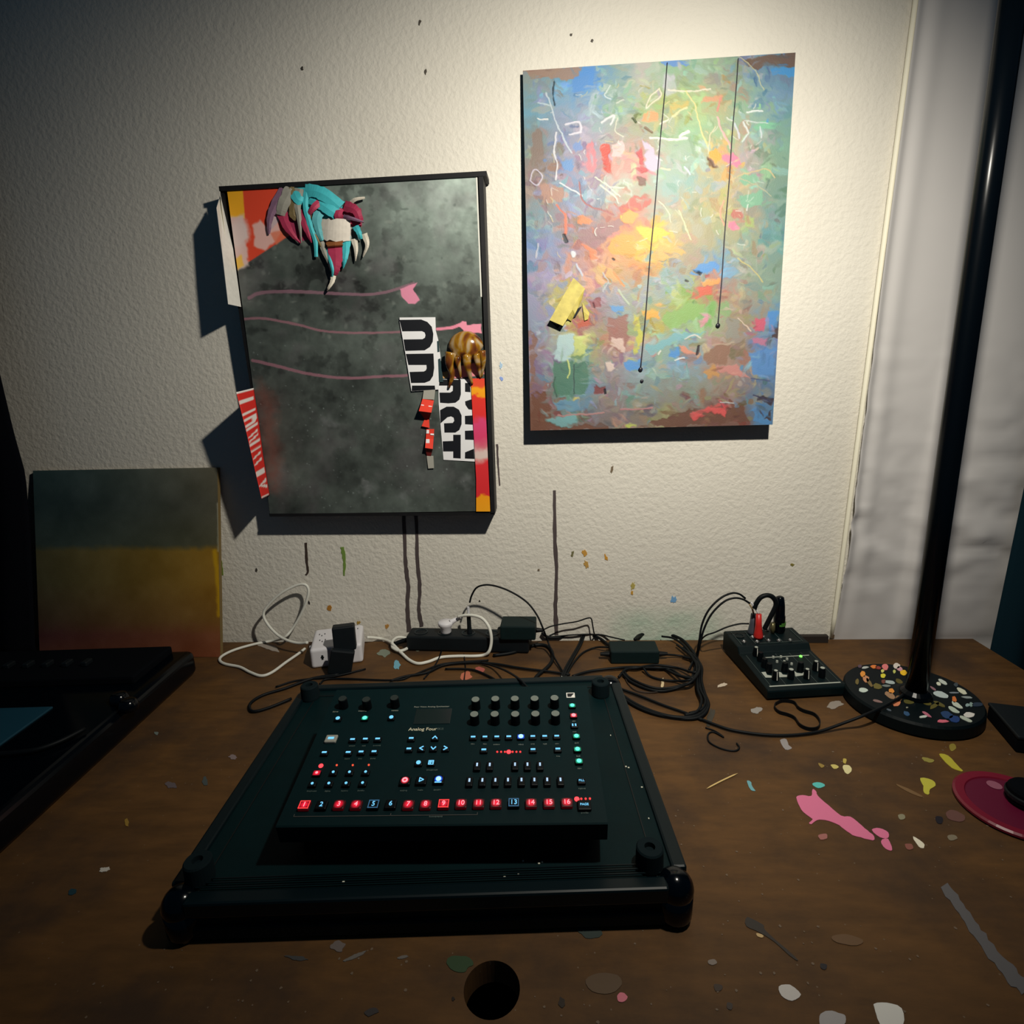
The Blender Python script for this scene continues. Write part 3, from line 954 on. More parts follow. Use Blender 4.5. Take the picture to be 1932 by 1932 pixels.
# scribbled white, pink and dark lines
for pts, w, col in (([(230, 320), (280, 450), (320, 560), (390, 690)], 9, (200, 212, 222)), ([(300, 570), (280, 680), (300, 760), (290, 860)], 9, (225, 225, 230)), ([(320, 880), (400, 930), (460, 970)], 10, (225, 230, 235)), ([(950, 290), (950, 340), (860, 410), (900, 330), (950, 290)], 8, (235, 225, 205)), ([(180, 375), (250, 400)], 8, (190, 210, 220)),
                    ([(640, 270), (600, 330), (640, 350)], 7, (215, 225, 225)), ([(1000, 295), (1120, 310), (1270, 290)], 9, (228, 222, 205)), ([(1110, 310), (1170, 400), (1200, 520), (1250, 660)], 8, (225, 215, 150)), ([(1310, 470), (1345, 570), (1400, 670)], 11, (230, 180, 180)), ([(1300, 530), (1260, 600), (1255, 700)], 6, (230, 215, 180)),
                    ([(1330, 350), (1310, 430)], 10, (220, 140, 130)), ([(1420, 510), (1450, 600)], 10, (205, 210, 225)), ([(1475, 500), (1500, 570), (1470, 620)], 9, (215, 225, 225)), ([(1500, 440), (1590, 430)], 10, (235, 240, 240)), ([(1480, 490), (1630, 510)], 6, (205, 215, 215)), ([(1580, 530), (1585, 600)], 8, (205, 215, 220)), ([(890, 600), (1000, 605), (1120, 605)], 14, (235, 232, 225)),
                    ([(1030, 460), (1120, 410)], 12, (225, 220, 170)), ([(950, 510), (1000, 480)], 11, (230, 232, 215)), ([(130, 870), (160, 800), (210, 840), (180, 900), (130, 870)], 8, (205, 200, 220)), ([(360, 520), (440, 500), (450, 560), (380, 580)], 12, (225, 222, 235)), ([(580, 500), (660, 460), (640, 510)], 12, (228, 228, 230)), ([(680, 480), (670, 560), (720, 590)], 7, (215, 215, 195)),
                    ([(540, 850), (620, 900), (720, 920)], 10, (215, 222, 205)), ([(570, 900), (660, 960), (690, 1010)], 10, (222, 222, 210)), ([(600, 880), (700, 970)], 9, (210, 218, 205)), ([(180, 480), (240, 485)], 8, (240, 238, 235)), ([(1100, 780), (1140, 830)], 9, (210, 225, 235)), ([(1080, 590), (1130, 560)], 18, (238, 238, 232)), ([(940, 1000), (1000, 1060), (1020, 1130)], 7, (215, 215, 190)),
                    ([(1070, 1060), (1110, 1150), (1140, 1240)], 9, (210, 215, 175)), ([(440, 880), (470, 1000), (650, 1080)], 9, (170, 100, 100)), ([(350, 1080), (360, 1180), (340, 1230)], 14, (225, 125, 95)), ([(300, 1020), (350, 1080)], 12, (215, 120, 100)), ([(1350, 1000), (1330, 1080), (1350, 1150)], 9, (220, 165, 140)), ([(1380, 870), (1500, 820), (1620, 800), (1670, 850)], 8, (205, 185, 140)),
                    ([(285, 250), (275, 320), (290, 390)], 10, (40, 58, 70)), ([(345, 1215), (360, 1250)], 22, (38, 45, 55)), ([(960, 795), (1015, 800)], 12, (225, 215, 180)), ([(1380, 820), (1550, 900), (1650, 960)], 6, (180, 180, 150)), ([(780, 480), (800, 500)], 14, (60, 72, 40)), ([(860, 540), (900, 560)], 14, (120, 95, 70)), ([(1400, 60), (1540, 160), (1600, 300)], 5, (200, 200, 160))):
    pt.line(r3(pts), w * .33, col, .9, 3, 1.2)
for pts, w, col in (([(660, 180), (720, 260)], 14, (235, 150, 90)), ([(690, 290), (720, 340), (760, 380)], 9, (190, 205, 180)), ([(300, 960), (280, 900), (290, 840)], 8, (70, 100, 90)), ([(408, 760), (410, 940)], 6, (60, 80, 80)), ([(370, 730), (380, 790), (370, 840)], 8, (215, 225, 140)), ([(700, 1040), (900, 1030)], 10, (190, 135, 140)), ([(310, 1080), (600, 1060)], 9, (190, 140, 140)),
                    ([(1100, 720), (1040, 730)], 8, (235, 235, 235)), ([(1180, 690), (1190, 640)], 14, (50, 40, 48)), ([(940, 690), (960, 670)], 8, (235, 230, 225)), ([(1110, 600), (1160, 570), (1200, 590)], 8, (225, 215, 205)), ([(1440, 90), (1540, 170), (1600, 240)], 8, (200, 190, 130)), ([(600, 920), (605, 945)], 14, (30, 28, 40)), ([(1540, 950), (1640, 990)], 8, (60, 60, 90)), ([(1520, 850), (1640, 860)], 7, (80, 90, 130)),
                    ([(1330, 1000), (1410, 1000)], 7, (190, 200, 205)), ([(530, 370), (535, 400)], 10, (90, 40, 50)), ([(1440, 470), (1520, 550)], 7, (220, 200, 185)), ([(1280, 640), (1420, 620)], 7, (190, 170, 150)), ([(1110, 230), (1125, 235)], 10, (70, 70, 60)), ([(655, 95), (660, 100)], 12, (60, 55, 60)), ([(590, 180), (620, 240), (590, 300)], 8, (190, 190, 195)), ([(180, 0), (170, 90)], 8, (195, 195, 205)), ([(400, 60), (405, 75)], 26, (225, 230, 235)), ([(430, 130), (460, 200)], 14, (195, 205, 225))):
    pt.line(r4(pts), w * .33, col, .9, 3, 1.2)
face = pt.build('painted_face', vcol_mat('abstract_paint', .5, .35, bump=.25, bscale=420), None, gain=.76, relief=.0022, nrm=N_R)
child_world(face, pic)
# the stretcher box behind the face
TH = .013


def slab(name, A, U, V, n, th, m, parent, gap=.0006):
    loop = [Vector(A) - n * gap, Vector(A) + U - n * gap, Vector(A) + U + V - n * gap, Vector(A) + V - n * gap]
    o = prism(name, loop, -n * th, m)
    return child_world(o, parent)


slab('stretcher', A, U, V, N_R, .0115, mat('canvas_edge', (60, 70, 72), .8, noise=.3, nscale=40), pic, .0012)


def ppt(x, y, P0, n, h):
    return on_plane(x, y, P0 + n * h, n)


def drip_line(p0, p1, name, parent, P0, n, w0, w1, bead):
    pts = [ppt(p0[0] + (p1[0] - p0[0]) * t + math.sin(t * 17) * .5, p0[1] + (p1[1] - p0[1]) * t, P0, n, .0022) for t in [k / 12 for k in range(13)]]
    o = child_world(tube(name, pts, lambda t: (w0 + (w1 - w0) * t) / 2, mat('dark_drip', (58, 56, 64), .45), n=6, seg=3), parent)
    b = bmesh.new()
    bmesh.ops.create_uvsphere(b, u_segments=12, v_segments=8, radius=bead)
    bmesh.ops.transform(b, matrix=Matrix.Translation(pts[-1]) @ Matrix.Scale(.5, 4, n), verts=b.verts)
    q = link('bead', mk('bead', b), mat('dark_bead', (30, 30, 40), .4), smooth=True)
    q.parent = o
    return o


drip_line((1259, 118), (1209, 697), 'paint_drip', pic, C, N_R, .0016, .0024, .0045)
drip_line((1393, 110), (1355, 614), 'paint_drip', pic, C, N_R, .0016, .0022, .0045)
b = bmesh.new()
bmesh.ops.create_uvsphere(b, u_segments=12, v_segments=8, radius=.0036)
bmesh.ops.transform(b, matrix=Matrix.Translation(ppt(1211, 719, C, N_R, .0015)) @ Matrix.Scale(.4, 4, N_R), verts=b.verts)
child_world(link('bead', mk('bead', b), MATS['dark_bead'], smooth=True), pic)


def leaf(name, quad, heights, m, parent, P0, n, th=.0006, rows=6):
    """a bent paper flap: quad in photo measures (two long edges), heights along its length"""
    bm = bmesh.new()
    (a0, a1), (b0, b1) = quad  # edge a from a0 to a1, edge b from b0 to b1
    prev = None
    for k in range(rows + 1):
        t = k / rows
        i = t * (len(heights) - 1)
        j = min(int(i), len(heights) - 2)
        h = heights[j] + (heights[j + 1] - heights[j]) * (i - j)
        pa = ppt(a0[0] + (a1[0] - a0[0]) * t, a0[1] + (a1[1] - a0[1]) * t, P0, n, h)
        pb = ppt(b0[0] + (b1[0] - b0[0]) * t, b0[1] + (b1[1] - b0[1]) * t, P0, n, h)
        cur = [bm.verts.new(pa), bm.verts.new(pb), bm.verts.new(pb - n * th), bm.verts.new(pa - n * th)]
        if prev:
            for q in range(4):
                bm.faces.new((prev[q], prev[(q + 1) % 4], cur[(q + 1) % 4], cur[q]))
        else:
            bm.faces.new(cur)
        prev = cur
    bm.faces.new(list(reversed(prev)))
    bmesh.ops.recalc_face_normals(bm, faces=bm.faces)
    o = link(name, mk(name, bm), m)
    return child_world(o, parent) if parent else o


YP = mat('yellow_paper', (186, 172, 84), .6, noise=.45, nscale=75)
leaf('paper_flap', [((1082, 524), (1037, 604)), ((1104, 545), (1062, 615))], [.001, .006, .012, .016], YP, pic, C, N_R)
leaf('paper_flap', [((1103, 545), (1068, 600)), ((1098, 566), (1078, 606))], [.001, .008, .010, .004], YP, pic, C, N_R)
leaf('paper_flap', [((1098, 570), (1103, 605)), ((1112, 590), (1110, 602))], [.001, .004, .003], YP, pic, C, N_R)
BK = mat('dark_underside', (26, 28, 34), .8)
child_world(prism('tear', [ppt(x, y, C, N_R, .0024) for x, y in ((1037, 604), (1052, 620), (1062, 608), (1086, 598), (1098, 578), (1090, 582), (1066, 602), (1050, 613))], N_R * .0004, BK), pic)

# ---- left: dark collage in a black frame
C, U, V = frame_of([(421.8, 359.4), (898.4, 332), (924.7, 965), (514.9, 969)], .050, .050)
A = C - U / 2 - V / 2
N_L = U.cross(V).normalized()
if N_L.y > 0:
    N_L = -N_L
col = thing('collage_picture', 'dark grey collage picture with torn paper and bold letters in a black frame', 'picture', (C.x, 0, (C + V / 2).z))
pt = Painted(A, U, V, 360, 480, (92, 104, 98))
big = fbm(pt.X / 90, pt.Y / 90, 5)
fine = fbm(pt.X / 16 + 30, pt.Y / 16, 4)
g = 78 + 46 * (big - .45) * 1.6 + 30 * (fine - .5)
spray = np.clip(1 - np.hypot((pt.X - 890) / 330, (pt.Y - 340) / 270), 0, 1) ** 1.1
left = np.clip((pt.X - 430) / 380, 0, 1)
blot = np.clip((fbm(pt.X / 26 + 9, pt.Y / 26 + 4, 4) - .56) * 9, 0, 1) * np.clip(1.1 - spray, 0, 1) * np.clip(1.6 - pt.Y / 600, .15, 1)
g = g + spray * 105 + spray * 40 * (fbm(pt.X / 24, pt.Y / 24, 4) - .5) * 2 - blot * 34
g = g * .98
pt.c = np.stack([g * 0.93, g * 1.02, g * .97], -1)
mauve = np.clip((fbm(pt.X / 60 + 70, pt.Y / 60, 3) - .5) * 4, 0, 1)[..., None] * .25
pt.c = pt.c * (1 - mauve) + np.array((112, 100, 108)) * mauve
rng = random.Random(5)
for k in range(420):
    x, y = rng.uniform(425, 920), rng.uniform(350, 965)
    if y > 640:
        pt.dab(x, y, rng.uniform(.8, 2.4), rng.uniform(.8, 2.2), 0, (140, 152, 150), rng.uniform(.2, .7), 1, .6)
    else:
        pt.dab(x, y, rng.uniform(2, 9), rng.uniform(2, 9), 0, (60, 70, 66) if rng.random() < .6 else (150, 156, 148), rng.uniform(.1, .4), 4, .6)
for x, y, r in ((700, 920, 26), (690, 925, 14), (760, 936, 16), (690, 910, 10), (615, 790, 20), (630, 800, 12), (880, 910, 22), (720, 690, 8)):
    pt.dab(x, y, r, r * .8, 0, (138, 140, 142), .4, 12, .9)
pt.poly([(488, 720), (515, 740), (530, 860), (522, 930), (505, 900)], (120, 74, 64), .5, 10, 22)
# poster corner
pt.poly([(420, 358), (540, 348), (535, 400), (555, 438), (447, 509)], (222, 74, 48), 1, 0)
pt.poly([(420, 358), (458, 356), (462, 412), (424, 410)], (244, 176, 40), 1, 0, 2)
pt.dab(452, 440, 24, 36, .1, (224, 204, 202), 1, 6, .5)
pt.poly([(425, 410), (460, 405), (470, 500), (445, 509)], (222, 200, 196), .9, 6, 6)
pt.poly([(478, 425), (490, 415), (505, 430), (520, 405), (530, 440), (500, 475), (480, 465)], (224, 190, 184), .9, 3, 4)
pt.poly([(440, 490), (455, 480), (460, 500), (447, 509)], (240, 190, 70), .9, 2, 4)
pt.poly([(510, 440), (545, 430), (552, 440), (520, 462)], (220, 120, 90), .8, 2, 3)
for pts, cc in (([(600, 170), (760, 160), (900, 210), (960, 280), (930, 370), (820, 350), (700, 330), (610, 320)], (74, 186, 196)), ([(540, 300), (620, 180), (690, 200), (680, 330), (600, 330), (530, 430)], (196, 176, 180)),
                ([(600, 330), (760, 300), (760, 470), (700, 490), (640, 440)], (150, 52, 84)), ([(820, 350), (1010, 340), (1000, 490), (830, 480)], (214, 204, 196)), ([(930, 290), (1060, 290), (1070, 400), (1000, 400), (930, 350)], (176, 56, 88)),
                ([(850, 480), (950, 480), (920, 680), (890, 660)], (150, 44, 76)), ([(560, 210), (620, 170), (640, 260), (570, 330)], (140, 120, 110)), ([(640, 230), (690, 260), (660, 300), (620, 290)], (150, 100, 50))):
    pt.poly([(340 + x * .3209, 300 + y * .3209) for x, y in pts], cc, 1, 3, 1.5)
# pink drips
PK = (206, 130, 150)
pt.line([(470, 562), (490, 553), (540, 550), (620, 553), (690, 556), (740, 548), (780, 534)], (7, 5), (150, 108, 124), .75, 1)
pt.poly([(755, 545), (786, 532), (780, 545), (792, 566), (783, 573), (770, 572), (758, 560)], (222, 142, 168), 1, 2)
pt.line([(460, 602), (500, 601), (560, 612), (620, 626), (700, 628), (756, 626)], (5, 4), (160, 110, 122), .8, 1)
pt.line([(477, 680), (520, 690), (580, 705), (650, 713), (720, 710), (775, 708)], (6, 5), (162, 110, 124), .8, 1)
pt.line([(825, 621), (850, 618), (868, 613)], (5, 7), (226, 138, 160), 1, 1)
pt.poly([(862, 614), (872, 606), (880, 606), (880, 614), (908, 611), (908, 628), (880, 630), (870, 620)], (230, 146, 168), 1, 2)
pt.poly([(836, 706), (850, 700), (870, 690), (912, 680), (914, 706), (880, 712), (840, 714)], (230, 142, 152), 1, 2)
pt.poly([(834, 702), (846, 700), (846, 712), (836, 714)], (240, 180, 110), 1, 1)
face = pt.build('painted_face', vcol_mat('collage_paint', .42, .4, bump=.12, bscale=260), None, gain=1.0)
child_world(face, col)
slab('backing_panel', A, U, V, N_L, .046, FLAT, col, .001)


def bar(name, a, b, w, d0, d1, parent, m):
    """square moulding from a to b (photo measures on the picture plane), from depth d0 to d1"""
    pa, pb = ppt(a[0], a[1], C, N_L, d1), ppt(b[0], b[1], C, N_L, d1)
    t = (pb - pa).normalized()
    s = t.cross(N_L).normalized()
    bm_ = bmesh.new()
    loop = [pa - s * w / 2, pb - s * w / 2, pb + s * w / 2, pa + s * w / 2]
    a_prism(bm_, loop, N_L * (d0 - d1))
    return child_world(link(name, mk(name, bm_), m), parent)


FR = mat('black_painted_wood', (20, 20, 22), .6, .3, noise=.4, nscale=90)
bar('frame_bar', (413, 356), (918, 327), .0085, -.046, .004, col, FR)
bar('frame_bar', (907, 330), (930, 968), .009, -.046, .003, col, FR)
bar('frame_bar', (508, 972), (933, 969), .007, -.046, .0005, col, FR)
bar('frame_bar', (418, 357), (512, 970), .007, -.046, -.002, col, FR)
bar('frame_edge', (899, 332), (908, 560), .0028, -.002, .0006, col, mat('bare_canvas_edge', (214, 214, 205), .6))

# paper flaps sticking out of the left side
PAPER = mat('white_printed_paper', (236, 234, 226), .7, noise=.15, nscale=120)


def fin(name, rows, m, parent, label=None):
    """paper standing out of the picture: rows of (inner px, h_in, outer px, h_out)"""
    bm_ = bmesh.new()
    prev = None
    for (ix_, iy_), hi, (ox, oy), ho in rows:
        a, b2 = bm_.verts.new(ppt(ix_, iy_, C, N_L, hi)), bm_.verts.new(ppt(ox, oy, C, N_L, ho))
        if prev:
            bm_.faces.new((prev[0], prev[1], b2, a))
        prev = (a, b2)
    o = link(name, mk(name, bm_), m, label=label)
    sm = o.modifiers.new('paper', 'SOLIDIFY')
    sm.thickness = .0008
    return child_world(o, parent)


fin('paper_flap', [((416, 369), -.002, (409, 392), .030), ((440, 470), 0, (420, 480), .040), ((455, 579), 0, (431, 574), .046)], PAPER, col, 'white paper flap folded out of the left side')
fin('paper_flap', [((415, 370), .002, (417, 372), .010), ((436, 480), .003, (428, 470), .018), ((437, 505), .002, (431, 505), .016)], mat('cream_paper', (226, 220, 200), .7), col)
# red lettered strip
red = Painted((0, 0, 0), (0, 0, 0), (0, 0, 0), 2, 2, (0, 0, 0))
RI = [(479, 732), (488, 790), (497, 860), (509, 934)]
RO = [(446, 740), (463, 806), (478, 872), (494, 941)]


def red_strip():
    nu, nv = 14, 90
    P = np.zeros((nv, nu, 3))
    Xm, Ym = np.zeros((nv, nu)), np.zeros((nv, nu))
    for j in range(nv):
        t = j / (nv - 1) * 3
        k = min(int(t), 2)
        f = t - k
        i_ = (RI[k][0] + (RI[k + 1][0] - RI[k][0]) * f, RI[k][1] + (RI[k + 1][1] - RI[k][1]) * f)
        o_ = (RO[k][0] + (RO[k + 1][0] - RO[k][0]) * f, RO[k][1] + (RO[k + 1][1] - RO[k][1]) * f)
        pa, pb = ppt(*i_, C, N_L, .001), ppt(*o_, C, N_L, .075 - .020 * j / nv)
        for i in range(nu):
            s = i / (nu - 1)
            P[j, i] = pa.lerp(pb, s)
            Xm[j, i], Ym[j, i] = s * 30, t * 70
    s = Painted.__new__(Painted)
    s.nu, s.nv, s.P, s.X, s.Y = nu, nv, P, Xm, Ym
    s.WX = s.WY = np.zeros_like(Xm)
    s.c = np.zeros(P.shape) + np.array((222, 48, 40))
    W = (238, 232, 226)
    s.poly([(-2, -2), (32, -2), (32, 4), (-2, 4)], W)
    for y, h in ((17, 8), (44, 4), (75, 4), (104, 5), (118, 3), (160, 9), (206, 4)):
        s.poly([(4, y), (30, y), (30, y + h), (4, y + h)], W, 1, 0, .8)
    s.poly([(4, 56), (30, 56), (30, 60), (14, 60), (14, 68), (30, 68), (30, 72), (8, 72), (4, 66)], W, 1, 0, .8)
    for y in (86, 94, 128, 140):
        s.poly([(6, y), (28, y + 5), (28, y + 8), (6, y + 4)], W, 1, 0, .8)
    s.poly([(4, 178), (30, 186), (4, 196), (4, 190), (20, 186), (4, 184)], W, 1, 0, .8)
    o = s.build('paper_strip', vcol_mat('red_print', .6), None, label='red strip with white lettering on the left side')
    sm = o.modifiers.new('paper', 'SOLIDIFY')
    sm.thickness = .0008
    return child_world(o, col)


red_strip()


# bold lettered strips, right side
def c8(l):
    return [(740 + x / 6.036, 580 + y / 6.036) for x, y in l]


INK = mat('black_ink', (18, 20, 26), .5)
WPAP = mat('bright_paper', (236, 236, 238), .55)


def cut(name, pts, h, m, th=.0008, parent=None, label=None):
    o = prism(name, [ppt(x, y, C, N_L, h) for x, y in c8(pts)], N_L * th, m, label=label)
    child_world(o, col)
    if parent is not None:
        o.parent = parent
        o.matrix_parent_inverse = (Matrix.Translation(col.location)).inverted() if parent is col else Matrix.Identity(4)
    return o


s2 = cut('paper_strip', [(525, 820), (890, 815), (900, 960), (940, 1755), (585, 1735), (530, 1100)], .0010, WPAP)
for pts in ([(525, 820), (780, 825), (782, 990), (765, 1050), (720, 1085), (640, 1092), (545, 1085), (538, 970), (660, 970), (690, 950), (692, 900), (688, 890), (530, 890)],
            [(545, 1170), (620, 1130), (700, 1130), (760, 1165), (790, 1230), (790, 1330), (765, 1395), (720, 1425), (595, 1425), (590, 1320), (690, 1315), (707, 1290), (700, 1255), (670, 1240), (630, 1250), (550, 1320)],
            [(575, 1525), (695, 1520), (695, 1450), (780, 1450), (780, 1720), (695, 1715), (695, 1640), (580, 1640)],
            [(830, 860), (885, 860), (892, 965), (830, 960)], [(830, 1070), (905, 1045), (912, 1165), (870, 1160), (835, 1110)], [(828, 1235), (915, 1230), (918, 1335), (830, 1330)], [(828, 1405), (925, 1400), (930, 1508), (830, 1505)], [(830, 1650), (930, 1610), (937, 1725), (828, 1720)]):
    cut('printed_letter', pts, .0019, INK, .0002, s2)
s1 = cut('paper_strip', [(85, 115), (492, 112), (497, 265), (525, 370), (548, 540), (555, 600), (530, 935), (220, 955), (150, 520), (85, 160)], .0032, WPAP)
for pts in ([(82, 142), (330, 138), (400, 165), (450, 220), (468, 300), (462, 390), (430, 450), (370, 488), (150, 495), (128, 365), (345, 362), (372, 345), (380, 315), (370, 285), (340, 270), (115, 272)],
            [(155, 530), (470, 525), (478, 690), (465, 780), (430, 835), (370, 858), (215, 860), (198, 735), (360, 730), (385, 715), (393, 690), (390, 655), (185, 655)],
            [(225, 890), (485, 890), (490, 935), (222, 953)]):
    cut('printed_letter', pts, .0041, INK, .0002, s1)
TEAL = mat('dark_teal_print', (38, 62, 66), .6)
cut('printed_letter', [(510, 385), (528, 380), (540, 505), (515, 510)], .0041, TEAL, .0002, s1)
cut('paper_scrap', [(522, 590), (550, 580), (578, 810), (582, 850), (532, 850)], .0034, TEAL)
# poster strip down the right edge: bands of printed colour
def band_strip():
    nu, nv = 12, 160
    P = np.zeros((nv, nu, 3))
    Xm, Ym = np.zeros((nv, nu)), np.zeros((nv, nu))
    for j in range(nv):
        t = j / (nv - 1)
        y = 714 + (965 - 714) * t
        xl = 888 + (898.5 - 888) * min(1, max(0, (y - 714) / 190))
        xr = 914 + (925 - 914) * t
        for i in range(nu):
            x = xl + (xr - xl) * i / (nu - 1)
            P[j, i] = ppt(x, y, C, N_L, .0042)
            Xm[j, i], Ym[j, i] = x, y
    s = Painted.__new__(Painted)
    s.nu, s.nv, s.P, s.X, s.Y = nu, nv, P, Xm, Ym
    w = fbm(Xm / 14, Ym / 14, 3) - .5
    s.WX = s.WY = w
    s.c = np.zeros(P.shape)
    ys = [714, 728, 734, 747, 750, 786, 796, 826, 842, 850, 862, 876, 935, 937, 966]
    cs = [(226, 70, 50), (226, 80, 48), (246, 170, 28), (246, 160, 28), (226, 56, 44), (224, 52, 50), (220, 70, 120), (218, 66, 110), (214, 120, 130), (222, 196, 190), (220, 200, 192), (222, 50, 56), (218, 48, 52), (248, 160, 26), (248, 168, 32)]
    Yw = Ym + w * 18
    for q in range(3):
        s.c[..., q] = np.interp(Yw, ys, [c[q] for c in cs])
    o = s.build('poster_strip', vcol_mat('poster_print', .45), None, label='red, pink and orange poster strip on the right edge')
    return child_world(o, col)


band_strip()
# red zigzag ribbon of lettered paper
RB = mat('red_paper', (226, 58, 36), .6)
GP = mat('grey_paper', (158, 156, 146), .7)
z1 = leaf('paper_ribbon', [(c8([(360, 940)])[0], c8([(345, 1042)])[0]), (c8([(490, 940)])[0], c8([(478, 1050)])[0])], [.004, .008], GP, col, C, N_L)
z2 = leaf('paper_ribbon', [(c8([(345, 1042)])[0], c8([(303, 1180)])[0]), (c8([(475, 1060)])[0], c8([(445, 1198)])[0])], [.008, .014, .022], RB, col, C, N_L)
leaf('paper_ribbon', [(c8([(303, 1182)])[0], c8([(372, 1275)])[0]), (c8([(445, 1198)])[0], c8([(420, 1280)])[0])], [.0215, .010, .002], mat('shaded_red_paper', (120, 30, 28), .7), col, C, N_L)  # shade on the fold put into the paper as a darker red
leaf('paper_ribbon', [(c8([(368, 1272)])[0], c8([(335, 1352)])[0]), (c8([(420, 1272)])[0], c8([(425, 1372)])[0])], [.002, .006], RB, col, C, N_L)
z3 = leaf('paper_ribbon', [(c8([(390, 1385)])[0], c8([(375, 1600)])[0]), (c8([(478, 1385)])[0], c8([(462, 1612)])[0])], [.003, .006, .015], RB, col, C, N_L)
leaf('paper_ribbon', [(c8([(375, 1602)])[0], c8([(395, 1690)])[0]), (c8([(462, 1612)])[0], c8([(440, 1695)])[0])], [.0145, .006, .002], MATS['shaded_red_paper'], col, C, N_L)
leaf('paper_ribbon', [(c8([(393, 1690)])[0], c8([(410, 1835)])[0]), (c8([(468, 1690)])[0], c8([(476, 1830)])[0])], [.002, .004], GP, col, C, N_L)


def on_leaf(pts, hs, parent, m=WPAP):
    o = prism('printed_letter', [ppt(x, y, C, N_L, h) for (x, y), h in zip(c8(pts), hs)], N_L * .0003, m)
    child_world(o, col)
    o.parent = parent
    o.matrix_parent_inverse = Matrix.Identity(4)


for o_ in (z2, z3):
    pass
on_leaf([(330, 1105), (362, 1110), (362, 1135), (325, 1130)], [.0135, .0135, .015, .015], z2)
on_leaf([(415, 1118), (455, 1125), (450, 1148), (412, 1142)], [.0135, .0135, .0155, .0155], z2)
on_leaf([(392, 1395), (420, 1395), (420, 1435), (388, 1435)], [.0035, .0035, .005, .005], z3)
on_leaf([(386, 1500), (425, 1500), (425, 1545), (384, 1545)], [.008, .008, .010, .010], z3)
on_leaf([(436, 1435), (476, 1438), (475, 1455), (436, 1452)], [.005, .005, .006, .006], z3)
# torn tatters, upper left
TC = [(70, 190, 200), (170, 52, 84), (222, 214, 202), (180, 60, 90), (214, 206, 190), (96, 178, 186)]
TM = [mat('tatter_%d' % i, c, .6, noise=.2, nscale=90) for i, c in enumerate(TC)]


def c1(l):
    return [(340 + x * .3209, 300 + y * .3209) for x, y in l]


def tatter(pts, w0, w1, mi, h, sheet_=None):
    """torn strip of paper arching off the picture: centre line, width at root and tip (photo measures)"""
    bm_ = bmesh.new()
    prev = None
    P = spline([(x, y, 0) for x, y in c1(pts)], 5)
    n_ = len(P) - 1
    for k, p in enumerate(P):
        t = k / n_
        a, b = P[max(0, k - 1)], P[min(n_, k + 1)]
        d = (b - a).normalized()
        w = (w0 + (w1 - w0) * t ** 1.3) * .3209 / 2 * (1 + random.uniform(-.10, .10))
        nx_, ny_ = -d.y * w, d.x * w
        hh = .0012 + h * math.sin(math.pi * (.08 + .72 * t))
        cur = [bm_.verts.new(ppt(p.x + nx_, p.y + ny_, C, N_L, hh)), bm_.verts.new(ppt(p.x, p.y, C, N_L, hh + .0016)), bm_.verts.new(ppt(p.x - nx_, p.y - ny_, C, N_L, hh - .0004))]
        if prev:
            bm_.faces.new((prev[0], prev[1], cur[1], cur[0]))
            bm_.faces.new((prev[1], prev[2], cur[2], cur[1]))
        prev = cur
    o = link('paper_tatter', mk('paper_tatter', bm_), TM[mi])
    sm = o.modifiers.new('paper', 'SOLIDIFY')
    sm.thickness = .0005
    child_world(o, col)


